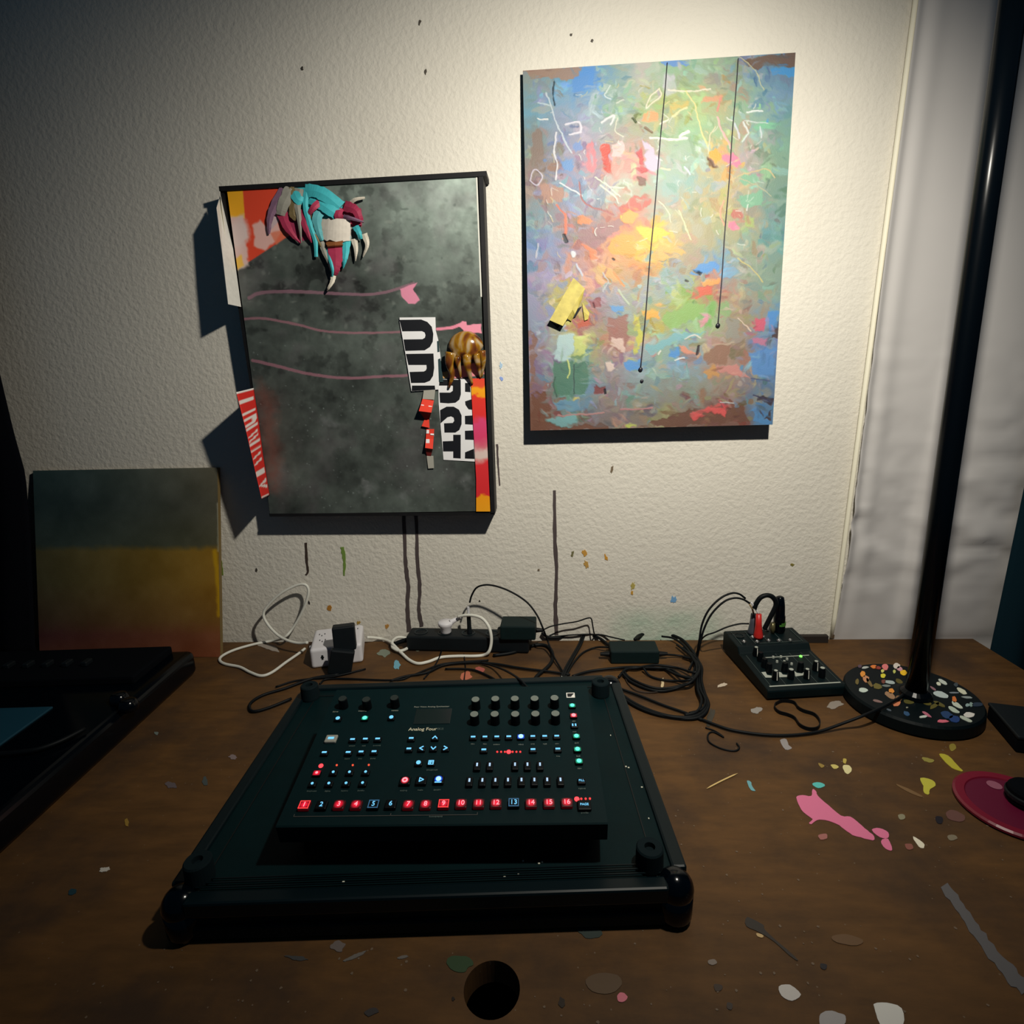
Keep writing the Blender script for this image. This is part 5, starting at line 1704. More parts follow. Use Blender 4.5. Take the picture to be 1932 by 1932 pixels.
a_lathe(bm, [(.006, -.006), (.007, .006), (.0062, .0075)], (0, 0, 0), 14, Matrix.Rotation(-math.pi / 2, 3, 'Y') if False else None)
bmesh.ops.transform(bm, matrix=Matrix.Translation((-.057, 0, .026)) @ Matrix.Rotation(math.pi / 2, 4, 'Y'), verts=bm.verts)
link('cord_grommet', mk('cord_grommet', bm), WHITEP, cube)
ch = thing('phone_charger', 'small black charger block plugged into the white socket cube', 'charger', onZ(652, 1226, .047), ang)
bm = bmesh.new()
a_box(bm, Vector((0, .006, .0275)), (.047, .026, .055), Matrix.Rotation(-.08, 3, 'X'), .003, 2)
link('body', mk('body', bm), BLACK, ch)
bm = bmesh.new()
a_box(bm, Vector((-.010, -.0175, -.018)), (.050, .016, .056), Matrix.Rotation(.25, 3, 'Y'), .003, 2)
link('front_block', mk('front_block', bm), BLACK, ch)  # dark block over the front face of the cube

# ---- power strip along the wall
s0, s1_ = P0(775, 1217), P0(1000, 1222)
ang = math.atan2(s1_.y - s0.y, s1_.x - s0.x)
strip = thing('power_strip', 'black power strip along the foot of the wall', 'power strip', ((s0 + s1_) / 2).lerp(((s0 + s1_) / 2) + Vector((-.0, .0, 0)), 0) + Vector((0, .012, 0)), ang)
SL = (s1_ - s0).length
strip.location = Vector(((s0.x + s1_.x) / 2, -.046, 0))
bm = bmesh.new()
a_box(bm, Vector((0, 0, .020)), (SL, .050, .036), None, .004, 2)
link('body', mk('body', bm), BLACK, strip)
for k in range(5):
    x = -SL / 2 + .03 + k * (SL - .06) / 4
    lathe('socket', [(.015, .0375), (.016, .0392), (.013, .0392), (.0125, .0372)], mat('socket_ring', (22, 34, 38), .5), strip, (x, 0, 0), 20)
tube('cord', [Vector((-SL / 2, 0, .018)), Vector((-SL / 2 - .02, -.004, .014)), Vector((-SL / 2 - .045, -.012, .006))], lambda t: .0065 - .002 * t, CABLE, strip, 8)
p = onZ(845, 1180, .045)
pl = thing('white_plug', 'round white mains plug in the power strip', 'plug', (p.x, -.046, .0385), 0)
lathe('body', [(.011, 0), (.0125, .004), (.013, .014), (.017, .020), (.018, .026), (.016, .029), (.001, .0295)], WHITEP, pl, n=24, smooth=True)
tube('cord_neck', [(.012, .0, .026), (.024, .004, .031), (.036, .008, .034)], lambda t: .007 - .003 * t, WHITEP, pl, 8)
p = onY(885, 1176, -.05)
jp = thing('jack_plug', 'slim black upright plug with a white cable end behind the power strip', 'plug', (p.x, -.05, .0385), 0)
lathe('body', [(.0058, 0), (.0062, .002), (.0050, .018), (.0050, .045), (.0042, .050)], BLACK, jp, n=14)
lathe('sleeve', [(.0034, .050), (.0030, .066)], mat('grey_white_sleeve', (200, 200, 205), .5), jp, n=10, label='white sleeve')


def brick(name, label, cx, cy, z0, sx, sy, sz, rz, cat='power adapter'):
    t = thing(name, label, cat, (cx, cy, z0), rz)
    bm = bmesh.new()
    a_box(bm, Vector((0, 0, sz / 2)), (sx, sy, sz), None, .003, 2)
    link('body', mk('body', bm), mat('adapter_plastic', (12, 30, 31), .6, .2, noise=.3, nscale=150), t)
    return t


b1 = brick('power_brick', 'black adapter block standing on the right end of the power strip', -.076, -.056, .0372, .080, .058, .034, -.03)
bm = bmesh.new()
a_lathe(bm, [(.006, 0), (.004, .016)], n=10)
bmesh.ops.transform(bm, matrix=Matrix.Translation((.040, 0, .012)) @ Matrix.Rotation(math.pi / 2, 4, 'Y'), verts=bm.verts)
link('strain_relief', mk('strain_relief', bm), CABLE, b1)
e0, e1 = P0(1149, 1254), P0(1241, 1254)
b2 = brick('power_brick', 'black adapter brick lying on the desk among the coiled cables', (e0.x + e1.x) / 2 + .004, (e0.y + e1.y) / 2 + .028, 0, .104, .052, .030, .0)
for sx in (-1, 1):
    bm = bmesh.new()
    a_lathe(bm, [(.0065, 0), (.0038, .022)], n=10)
    bmesh.ops.transform(bm, matrix=Matrix.Translation((sx * .051, -.006, .014)) @ Matrix.Rotation(sx * math.pi / 2, 4, 'Y'), verts=bm.verts)
    link('strain_relief', mk('strain_relief', bm), CABLE, b2)


# ---- cables
def cable(name, label, pts, r, m=CABLE, group=None):
    """pts: (x, y, z) measured spots lying at height z, or (x, y, 'y', Y) measured spots in the upright plane Y"""
    W = [onY(p[0], p[1], p[3]) if len(p) == 4 else onZ(p[0], p[1], max(p[2], r)) for p in pts]
    o = tube(name, W, r, m, None, 8, 6)
    tag(o, label, 'cable', group)
    return o


def g5(l, z=.004):
    return [(400 + p[0] / 3.45, 1060 + p[1] / 3.45) + (tuple(p[2:]) if len(p) > 2 else (z,)) for p in l]


def g6(l, z=.004):
    return [(860 + p[0] / 3.45, 1060 + p[1] / 3.45) + (tuple(p[2:]) if len(p) > 2 else (z,)) for p in l]


def g7(l, z=.004):
    return [(1300 + p[0] / 3.057, 1080 + p[1] / 3.057) + (tuple(p[2:]) if len(p) > 2 else (z,)) for p in l]


cable('white_cable', 'white cable looping up the wall left of the socket cube', g5([(622, 526, 'y', -.095), (570, 530, 'y', -.085), (500, 515, 'y', -.075), (430, 478, 'y', -.06), (365, 410, 'y', -.05), (335, 345, 'y', -.045), (365, 285, 'y', -.04), (450, 205, 'y', -.035), (545, 155, 'y', -.03), (605, 148, 'y', -.03), (628, 185, 'y', -.03), (615, 255, 'y', -.03), (575, 350, 'y', -.03), (520, 440, 'y', -.035), (470, 492, 'y', -.045), (400, 513, .004), (280, 535, .004), (150, 572, .004), (70, 610, .004), (50, 640, .004), (85, 665, .004), (180, 685, .004), (250, 720, .004), (320, 742, .004), (390, 720, .004), (480, 655, .004), (560, 600, .004), (605, 565, .005)]), .0032, WCABLE)
cable('white_cable', 'white cable with a knotted loop running from socket cube to the white plug', g5([(1010, 492, .02), (1060, 495, .012), (1110, 503, .005), (1165, 525, .010), (1178, 560, .010), (1225, 580, .008), (1275, 560, .006), (1292, 530, .006), (1260, 497, .010), (1205, 493, .014), (1172, 525, .016), (1195, 555, .012), (1240, 600, .006), (1285, 640, .004), (1340, 662, .004), (1410, 650, .004), (1490, 622, .004), (1600, 614, .004), (1700, 614, .004), (1765, 608, .004), (1800, 588, 'y', -.094), (1816, 540, 'y', -.090), (1817, 480, 'y', -.086), (1800, 420, 'y', -.080), (1760, 370, 'y', -.070), (1705, 350, 'y', -.062), (1650, 348, 'y', -.056), (1600, 358, 'y', -.050)]), .0036, WCABLE)
cable('jack_cable', 'thin black cable arching from the upright plug down to the case', g6([(90, 265, 'y', -.05), (105, 215, 'y', -.05), (140, 165, 'y', -.052), (210, 150, 'y', -.055), (300, 170, 'y', -.06), (390, 212, 'y', -.065), (470, 270, 'y', -.07), (530, 350, 'y', -.08), (570, 440, 'y', -.09), (600, 520, .030), (640, 620, .012), (690, 705, .006), (735, 790, .006)]), .0021)
cable('adapter_cable', 'thin black cable crooked at right angles beside the upper adapter block', g6([(525, 440, 'y', -.055), (560, 445, 'y', -.05), (620, 420, 'y', -.03), (700, 403, 'y', -.02), (790, 388, 'y', -.02), (860, 366, 'y', -.02), (882, 372, 'y', -.02), (890, 410, 'y', -.02), (900, 465, 'y', -.02), (910, 480, .004)]), .0016)
cable('power_cable', 'thick black cable from the wall to the adapter brick on the desk', g6([(560, 460, .02), (600, 490, .008), (680, 490, .005), (740, 468, .005), (800, 462, .005), (870, 472, .006), (940, 500, .006), (1000, 545, .006), (1040, 560, .006)]), .0034)
cable('adapter_cable', 'thin black cable along the foot of the wall right of adapter block', g6([(520, 480, .005), (620, 488, .004), (760, 476, .012), (920, 472, .010), (1020, 492, .008), (1100, 510, .006)]), .0018)
for k, off in enumerate((0, 14)):
    cable('flat_cable', ('left' if k == 0 else 'right') + ' strand of the black twin cable dropping from wall to case', g6([(822 + off, 482, .006), (800 + off, 540, .004), (760 + off, 610, .004), (720 + off, 680, .004), (690 + off, 740, .006), (668 + off, 785, .006)]), .0028, group='twin cable to the case')
cable('adapter_cable', 'black lead from the left end of the adapter brick', g6([(1010, 560, .014), (960, 555, .012), (900, 560, .005), (830, 590, .004), (780, 640, .004), (740, 700, .004), (705, 780, .005)]), .0022)
cable('power_cable', 'thick black cable curling behind the adapter brick', g6([(1165, 505, .020), (1195, 478, .012), (1260, 463, .006), (1330, 462, .006), (1400, 475, .006), (1470, 505, .006), (1520, 555, .006), (1565, 620, .008), (1590, 690, .008), (1585, 770, .008), (1600, 850, .008), (1632, 910, .008), (1615, 970, .006), (1560, 1005, .005), (1470, 1015, .005), (1360, 1000, .005), (1240, 960, .005), (1150, 915, .005), (1085, 870, .005)]), .0036)
cable('adapter_cable', 'black lead from the right end of the adapter brick', g6([(1300, 602, .014), (1380, 604, .010), (1460, 612, .006), (1530, 635, .008), (1570, 690, .012), (1560, 740, .010), (1590, 830, .010), (1625, 900, .012), (1600, 960, .008), (1520, 985, .006)]), .0024)
cable('coiled_cable', 'black cable coiled in wide loops right of the case', g6([(1060, 750, .006), (1110, 700, .008), (1200, 690, .006), (1320, 690, .010), (1400, 700, .006), (1470, 745, .012), (1540, 780, .014), (1500, 795, .012), (1400, 820, .004), (1300, 822, .004), (1200, 790, .006), (1120, 745, .006), (1100, 700, .006), (1180, 690, .010), (1300, 672, .008), (1440, 690, .006), (1560, 720, .016), (1570, 650, .012)]), .0026)
cable('coiled_cable', 'thinner black cable in the coil beside the case', g6([(1220, 690, .012), (1260, 740, .004), (1330, 765, .004), (1430, 775, .006), (1530, 765, .018), (1580, 700, .014), (1550, 640, .016), (1500, 560, .012), (1420, 500, .012), (1340, 485, .010)]), .0024)
cable('thin_cable', 'hair-thin brown lead crossing under the coil beside the case', g6([(1090, 720, .004), (1120, 790, .003), (1180, 840, .003), (1280, 850, .003), (1400, 830, .003), (1500, 790, .006)]), .0011, mat('brown_lead', (46, 34, 26), .6))
cable('power_cable', 'black cable lying along the rear edge of the case', g6([(760, 745, .008), (860, 715, .006), (960, 700, .006), (1060, 690, .008), (1160, 685, .004), (1270, 690, .004), (1360, 700, .004), (1450, 740, .016), (1550, 760, .020)]), .0030)
cable('lamp_cord', 'long black lamp cord from the case across the desk to lamp base', [(1172, 1300, .006), (1208, 1313, .005), (1250, 1330, .004), (1296, 1346, .004), (1324, 1358, .004)] + g7([(60, 842, .004), (150, 878, .004), (250, 910, .004), (400, 933, .004), (520, 940, .004), (640, 935, .004), (760, 915, .005), (900, 866, .016), (1000, 828, .028), (1100, 785, .031), (1200, 732, .031), (1235, 705, .031)]), .0026)
for k, l in enumerate(([(325, 150, 'y', -.10), (290, 125, 'y', -.10), (245, 120, 'y', -.10), (180, 150, 'y', -.105), (115, 215, 'y', -.11), (75, 300, 'y', -.115), (58, 400, 'y', -.12), (45, 470, .012), (20, 520, .012), (0, 560, .012)], [(350, 178, 'y', -.11), (310, 155, 'y', -.11), (260, 148, 'y', -.11), (200, 170, 'y', -.112), (130, 240, 'y', -.115), (85, 330, 'y', -.12), (62, 420, 'y', -.125), (45, 500, .010), (25, 580, .012), (10, 640, .012)])):
    cable('audio_cable', ('outer' if k == 0 else 'inner') + ' black audio cable arching from mixer plugs to the coil', g7(l), .0022)
cable('thin_cable', 'thin black lead curving from behind the mixer plugs to the desk', g7([(345, 296, 'y', -.10), (290, 297, 'y', -.10), (220, 315, 'y', -.10), (150, 345, 'y', -.10), (95, 365, 'y', -.10), (65, 400, .006), (45, 470, .004), (40, 540, .004)]), .0018)
cable('wire_scrap', 'small hooked black wire scrap lying on the desk', g7([(95, 895), (150, 915), (200, 950), (140, 920), (110, 935), (115, 975), (160, 1005), (220, 1025), (270, 1028), (290, 1010), (275, 985)], .002), .0014)
for i, (l, r, lab) in enumerate((
        ([(700, 795, .004), (780, 760, .004), (1180, 770, .004), (1300, 740, .004), (1400, 700, .004), (1500, 665, .004), (1650, 650, .004), (1800, 640, .004)], .0020, 'thin black cable lying behind the case, left of the plug'),
        ([(1160, 775, .005), (1260, 745, .005), (1400, 720, .005), (1520, 670, .005), (1700, 655, .006), (1850, 665, .006), (2000, 690, .006), (2200, 715, .006), (2330, 735, .006)], .0026, 'black cable running along behind the case'),
        ([(1640, 600, .004), (1650, 680, .004), (1645, 740, .004), (1640, 800, .020)], .0010, 'hair-thin lead dropping from plug toward the case'),
        ([(1500, 560, .004), (1480, 620, .010), (1440, 690, .004), (1380, 760, .004)], .0016, 'short thin cable crossing under the white cable'),
        ([(1830, 610, .004), (1960, 590, .004), (2090, 545, .004), (2170, 545, .004), (2210, 580, .004), (2215, 640, .004), (2180, 690, .004), (2120, 740, .005), (2085, 790, .006)], .0040, 'thick black cable hooking from power strip toward the case'))):
    cable('desk_cable', lab, g5(l), r)
cable('desk_cable', 'black cable sloping down over the rear edge of the case', [(905, 1250, .006), (930, 1256, .010), (955, 1266, .030), (978, 1280, .061), (992, 1294, .0600), (1003, 1307, .0600)], .0022)
cable('desk_cable', 'short black cable crossing the desk behind the synthesizer', [(840, 1262, .004), (873, 1262, .004), (900, 1266, .004), (935, 1283, .004), (955, 1300, .004)], .0024)
cable('desk_cable', 'black cable looping out left of the case', [(640, 1272, .004), (590, 1280, .004), (540, 1298, .004), (495, 1312, .004), (472, 1328, .004), (476, 1342, .004), (505, 1336, .004), (550, 1318, .006)], .0030)
cable('desk_cable', 'thin black cable at the rear left of the case', [(690, 1262, .004), (630, 1276, .004), (560, 1284, .004), (520, 1296, .004)], .0020)


cable('coiled_cable', 'outermost black strand of the cable bundle right of the case', g6([(1480, 560, .008), (1545, 610, .010), (1598, 680, .012), (1598, 770, .010), (1618, 850, .010), (1645, 930, .008), (1612, 995, .006), (1530, 1022, .004), (1400, 1012, .004), (1280, 985, .004), (1180, 945, .004), (1090, 890, .004)]), .0030)
cable('coiled_cable', 'innermost black strand of the cable bundle right of the case', g6([(1440, 540, .010), (1520, 600, .014), (1565, 660, .016), (1568, 740, .014), (1575, 830, .012), (1600, 905, .010), (1570, 975, .008), (1490, 998, .006)]), .0028)
cable('coiled_cable', 'middle black loop of the coil beside the case', g6([(1080, 720, .008), (1140, 780, .004), (1240, 825, .004), (1340, 842, .004), (1440, 822, .006), (1540, 775, .020), (1586, 700, .018), (1556, 640, .012), (1480, 620, .006)]), .0028)

# ---- small mixer
FLm, FRm = P0(1447, 1323), P0(1597, 1314)
ang = math.atan2(FRm.y - FLm.y, FRm.x - FLm.x)
MD = .205
MW = (FRm - FLm).length
ctr = (FLm + FRm) / 2 + Vector((-math.sin(ang), math.cos(ang), 0)) * MD / 2
mix = thing('audio_mixer', 'small black mixer with white-striped knobs and a green light', 'mixer', (ctr.x, ctr.y, 0), ang)
MIXM = mat('mixer_steel', (3, 19, 22), .5, .2, noise=.2, nscale=50)
prof = [(-MD / 2, .004), (-MD / 2, .020), (-MD / 2 + .004, .024), (.022, .034), (.030, .046), (MD / 2 - .006, .050), (MD / 2, .046), (MD / 2, .004)]
bm = bmesh.new()
L_ = [bm.verts.new((-MW / 2, y, z)) for y, z in prof]
R_ = [bm.verts.new((MW / 2, y, z)) for y, z in prof]
for i in range(len(prof)):
    bm.faces.new((L_[i], R_[i], R_[(i + 1) % len(prof)], L_[(i + 1) % len(prof)]))
bm.faces.new(L_)
bm.faces.new(list(reversed(R_)))
bmesh.ops.recalc_face_normals(bm, faces=bm.faces)
bmesh.ops.bevel(bm, geom=list(bm.edges), offset=.0015, segments=1, affect='EDGES')
link('body', mk('body', bm), MIXM, mix)
zl = lambda y: .024 + (y + MD / 2 - .004) * (.010 / (MD / 2 + .018))
MTILT = math.atan2(.010, MD / 2 + .018)
MLINE = mat('mixer_print', (170, 175, 165), .6)
MLINED = mat('mixer_faint_print', (64, 76, 74), .6)
yf, yb = -MD / 2 + .010, .014
box('printed_line', (0, yf, zl(yf) + .0002), (MW - .016, .0030, .0006), MLINE, mix, Matrix.Rotation(MTILT, 3, 'X'))
box('printed_line', (.014, yb - .012, zl(yb - .012) + .0002), (MW - .060, .0020, .0006), MLINE, mix, Matrix.Rotation(MTILT, 3, 'X'))
for x in (-.066, -.036, -.004, .026, .050, .069):
    box('printed_line', (x, (yf + yb) / 2, zl((yf + yb) / 2) + .0002), (.0008, yb - yf, .0005), MLINED, mix, Matrix.Rotation(MTILT, 3, 'X'))
for x in (-.066, -.036, -.006, .024, .066):
    box('printed_line', (x, .062, .0487), (.0010, .052, .0008), MLINED, mix, Matrix.Rotation(.06, 3, 'X'))
box('printed_line', (.018, .037, .0472), (.090, .0010, .0008), MLINED, mix)


def c6b(x, y):
    return 1340 + x / 6.9, 1100 + y / 6.9


def on_mix(x, y, h):
    P = onZ(*c6b(x, y), .030 + h)
    return to_local(mix, P)


for x, y, white in ((597, 885, 1), (655, 940, 0), (710, 1010, 0), (770, 1065, 0), (975, 1055, 0), (1180, 1050, 0), (1380, 1040, 1), (855, 1150, 1), (1055, 1135, 2), (1265, 1130, 1), (1462, 1115, 2)):
    p = on_mix(x, y, .014)
    y_ = max(p.y, -MD / 2 + .014)
    k = lathe('knob', [(.0062, 0), (.0060, .012), (.0048, .0190), (.0040, .0195)], KEYM, mix, (p.x, y_, zl(y_)), 16)
    if white:
        sub_ = lathe('knob_pointer', [(.0042 if white == 2 else .0034, .0195), (.0040 if white == 2 else .0032, .0203)], MLINE, k, (p.x, y_, zl(y_)), 14)
        if white == 1:
            box('knob_pointer', (p.x, y_ - .0058, zl(y_) + .0105), (.0013, .0010, .0170), mat('pointer_white', (225, 225, 215), .5), k, Matrix.Rotation(-.10, 3, 'X'))
for x, y in ((870, 1020), (965, 1020), (1000, 990), (1060, 1045), (820, 970), (920, 965)):
    p = on_mix(x, y, .003)
    lathe('button', [(.0026, 0), (.0022, .004)], MLINE, mix, (p.x, p.y, zl(p.y)), 10)
for pts in ([(665, 1165), (720, 1160), (740, 1195), (800, 1205), (800, 1225), (720, 1225)], [(890, 1160), (920, 1165), (945, 1190), (1005, 1195), (1010, 1215), (900, 1220)], [(1095, 1150), (1130, 1170), (1200, 1175), (1215, 1160), (1220, 1195), (1110, 1210)]):
    l = [on_mix(x, y, -.002) for x, y in pts]
    prism('printed_line', [Vector((q.x, q.y, zl(q.y) + .0001)) for q in l], (0, 0, .0004), MLINE, mix)
p = on_mix(1178, 965, .001)
lg = lathe('indicator_light', [(.0030, 0), (.0026, .0024), (.0010, .0034)], emit('green_led', (120, 255, 90), 2.2), mix, (p.x, p.y, zl(p.y)), 12, label='glowing green light')
for x, y in ((440, 760), (610, 760), (760, 745), (895, 745), (1040, 740), (740, 615), (550, 700), (690, 690)):
    p = to_local(mix, onZ(*c6b(x, y), .050))
    lathe('jack_socket', [(.0040, .047), (.0044, .0500), (.0034, .0515), (.0018, .0500)], METAL, mix, (p.x, p.y, 0), 12)
p = to_local(mix, onZ(*c6b(375, 680), .050))
lathe('xlr_socket', [(.0105, .0470), (.0110, .0500), (.0088, .0500), (.0080, .0475), (.0001, .0472)], BLACK, mix, (p.x, p.y, 0), 20)


def plug(name, label, base, top, prof, m, z0=.048, cat='plug'):
    a = onZ(*c6b(*base), z0)
    bq = onY(*c6b(*top), a.y)
    d = bq - a
    t = thing(name, label, cat, a)
    rot = d.to_track_quat('Z', 'Y').to_matrix()
    bm_ = bmesh.new()
    a_lathe(bm_, [(r, z * d.length) for r, z in prof], (0, 0, 0), 16, rot)
    link('body', mk('body', bm_), m, t, smooth=True)
    return t, a, d, rot


t, a, d, rot = plug('red_plug', 'red audio plug standing in the mixer', (625, 715), (632, 405), [(.0094, 0), (.0100, .10), (.0082, .28), (.0066, .55), (.0056, 1.0)], mat('red_plastic', (196, 40, 36), .4, .5))
tube('cord_sleeve', [d, d + Vector((-.010, .0, .016)), d + Vector((-.017, .001, .027))], .0019, WHITEP, t, 7, 4, label='pale sleeve')
t, a, d, rot = plug('grey_plug', 'dark grey audio plug behind the red plug', (545, 660), (565, 400), [(.0094, 0), (.0100, .10), (.0084, .28), (.0068, .55), (.0056, 1.0)], mat('grey_plastic', (70, 74, 84), .4, .5))
tube('cord_sleeve', [d, d + Vector((-.004, .0, .012)), d + Vector((-.010, .001, .022))], .0019, mat('tan_sleeve', (150, 130, 95), .5), t, 7, 4)
t, a, d, rot = plug('microphone_plug', 'tall black cable plug standing at the back of the mixer', (895, 640), (910, 170), [(.0100, 0), (.0122, .06), (.0122, .45), (.0110, .50), (.0106, .75), (.0082, .97), (.004, 1.0)], GLOSS)
gb = lathe('plug_band', [(.0124, .018), (.0124, .026)], mat('green_band', (70, 120, 50), .3, .5), t, (0, 0, 0), 16)
t2, a2, d2, rot2 = plug('jack_plug', 'short brassy jack plug between red plug and tall black plug', (815, 660), (812, 520), [(.0040, 0), (.0042, .3), (.0052, .35), (.0052, 1.0)], mat('brass_grey', (110, 104, 70), .35, .5, metal=.5))
cable('audio_cable', 'thick black cable looping over between the plugs on the mixer', [c6b(x, y) + ('y', Y) for x, y, Y in ((575, 330, -.10), (600, 265, -.10), (655, 190, -.10), (730, 160, -.10), (800, 175, -.10), (845, 225, -.10), (855, 280, -.10), (835, 340, -.10), (800, 410, -.10), (755, 500, -.10), (705, 600, -.10))], .0052)
# batten on the desk behind the mixer
p0_, p1_ = P0(1475, 1206), P0(1553, 1204)
bt = box('wooden_batten', (0, 0, 0), ((p1_ - p0_).length + .03, .012, .017), mat('dark_batten', (40, 34, 30), .7), bev=.001)
bt.location = Vector((p1_.x - ((p1_ - p0_).length + .03) / 2, -.024, .0085))
tag(bt, 'short dark wooden batten against the wall behind the mixer', 'batten')

# ---- lamp
LB = onZ(1727, 1313, .026)
LT = onY(1912, 0, LB.y)
lamp = thing('floor_lamp', 'black lamp with a tall pole on a round paint-daubed base', 'lamp', (LB.x, LB.y, 0))
LBR = .108
rim = [onZ(x, y, .026) - LB for x, y in ((1595, 1282), (1856, 1332), (1766, 1369), (1665, 1246))]
BC = Vector((sum(v.x for v in rim) / 4 * 0 + (rim[0].x + rim[1].x) / 2, (rim[0].y + rim[1].y) / 2, 0))
lathe('base', [(LBR - .004, 0), (LBR + .001, .004), (LBR, .022), (LBR - .003, .026), (.03, .0265), (.020, .030), (.0001, .030)], mat('lamp_base_black', (2, 13, 17), .5, .2), lamp, (BC.x, BC.y, 0), 64)
dv = LT - LB
top_ = dv * 1.12
tube('pole', [Vector((0, 0, .026)), Vector((0, 0, .026)) + top_ * .33, Vector((0, 0, .026)) + top_ * .66, Vector((0, 0, .026)) + top_], .0168, mat('lamp_pole_black', (3, 7, 12), .25, .16), lamp, 20, 1)
lathe('pole_collar', [(.026, .028), (.024, .034), (.018, .040)], MATS['lamp_pole_black'], lamp, (0, 0, 0), 24)
tp = Vector((0, 0, .026)) + top_
bl_ = BULB - Vector((LB.x, LB.y, 0))
axis = (AIM - BULB).normalized()
hood = bl_ - axis * .05
tube('arm', [tp, tp + Vector((-.01, -.02, .06)), tp.lerp(hood, .5) + Vector((0, 0, .12)), hood - axis * .03 + Vector((0, 0, .03)), hood - axis * .015], .008, MATS['lamp_pole_black'], lamp, 10, 6)
lathe('lamp_shade', [(.020, -.02), (.034, 0), (.052, .03), (.062, .048), (.060, .048), (.050, .03), (.032, .002), (.0001, 0)], mat('shade_metal', (12, 14, 18), .4, .5), lamp, hood, 32, axis.to_track_quat('Z', 'Y').to_matrix())
bulb.parent = lamp
bulb.location = bl_
bulb.rotation_euler = axis.to_track_quat('-Z', 'Y').to_euler()


def c7b(x, y):
    return 1580 + x / 6.44, 1220 + y / 6.44


MARKS = [((338, 255), 44, 12, -.1, (190, 195, 190)), ((440, 245), 40, 20, .1, (232, 130, 60)), ((495, 258), 36, 18, .3, (150, 60, 50)), ((580, 250), 40, 36, .5, (232, 128, 128)), ((720, 235), 44, 32, .2, (225, 215, 205)), ((755, 270), 36, 26, .4, (215, 160, 170)), ((800, 318), 44, 32, 0, (250, 200, 40)), ((553, 355), 30, 27, 0, (225, 215, 60)), ((548, 298), 20, 20, .2, (220, 215, 120)),
         ((690, 305), 16, 22, .2, (200, 205, 110)), ((310, 335), 30, 40, -.4, (230, 150, 60)), ((345, 395), 42, 40, .6, (200, 140, 100)), ((390, 440), 20, 60, -.6, (120, 100, 60)), ((485, 485), 56, 32, .3, (110, 100, 46)), ((315, 530), 54, 26, .1, (200, 215, 205)), ((240, 430), 22, 36, 0, (110, 96, 50)), ((640, 435), 64, 22, .15, (170, 185, 185)), ((560, 425), 26, 24, 0, (120, 66, 56)), ((595, 478), 60, 14, .05, (120, 130, 128)), ((750, 425), 50, 26, .4, (92, 84, 36)),
         ((655, 540), 34, 32, .3, (232, 150, 60)), ((640, 595), 66, 36, .5, (160, 125, 95)), ((715, 680), 50, 44, -.5, (226, 140, 100)), ((745, 635), 40, 40, 0, (130, 100, 72)), ((490, 665), 66, 14, .25, (140, 112, 108)), ((1085, 312), 34, 28, 0, (215, 225, 222)), ((1280, 430), 56, 20, .5, (205, 215, 205)), ((1230, 455), 30, 18, .4, (222, 226, 205)), ((1510, 540), 70, 26, .5, (218, 220, 196)), ((1255, 585), 106, 34, .28, (190, 205, 205)), ((1160, 510), 46, 12, .6, (150, 110, 120)),
         ((1415, 562), 60, 8, 0, (130, 140, 150)), ((1575, 618), 66, 12, .1, (150, 160, 160)), ((1420, 645), 26, 40, -.3, (215, 120, 60)), ((1450, 712), 76, 26, .5, (205, 215, 200)), ((1415, 772), 76, 24, .5, (190, 205, 190)), ((1600, 832), 70, 32, .05, (225, 222, 215)), ((1555, 880), 80, 20, .4, (190, 200, 185)), ((1280, 908), 70, 18, .03, (220, 110, 130)), ((1040, 853), 52, 14, -.1, (205, 212, 205)), ((1085, 825), 66, 16, .55, (190, 110, 130)), ((1090, 690), 60, 20, .3, (100, 92, 40)),
         ((1180, 720), 70, 24, -.5, (100, 92, 40)), ((1240, 700), 80, 20, .4, (100, 92, 44)), ((865, 675), 64, 24, .2, (90, 86, 40)), ((1330, 830), 80, 40, .3, (36, 66, 110)), ((1420, 880), 70, 40, .2, (30, 62, 120)), ((840, 815), 44, 22, .5, (50, 84, 120)), ((1580, 712), 26, 20, 0, (150, 175, 175)), ((1625, 705), 24, 26, 0, (140, 165, 160)), ((1700, 705), 70, 24, 0, (40, 56, 76)), ((1440, 465), 26, 24, 0, (66, 76, 82)), ((1070, 450), 36, 26, 0, (56, 70, 70)), ((270, 240), 24, 20, 0, (90, 70, 84)), ((625, 770), 30, 10, .4, (90, 100, 110)), ((845, 742), 14, 8, 0, (150, 150, 130))]
for (x, y), rx, ry, an, rgb in MARKS:
    loop = [onZ(*c7b(px, py), .0263) for px, py in splat(x, y, rx, ry, an, 12, .14)]
    loop = [Vector((v.x - LB.x, v.y - LB.y, .0258)) for v in loop]
    prism('paint_daub', loop, (0, 0, .0012), mat('daub_%d_%d_%d' % rgb, rgb, .5), lamp)

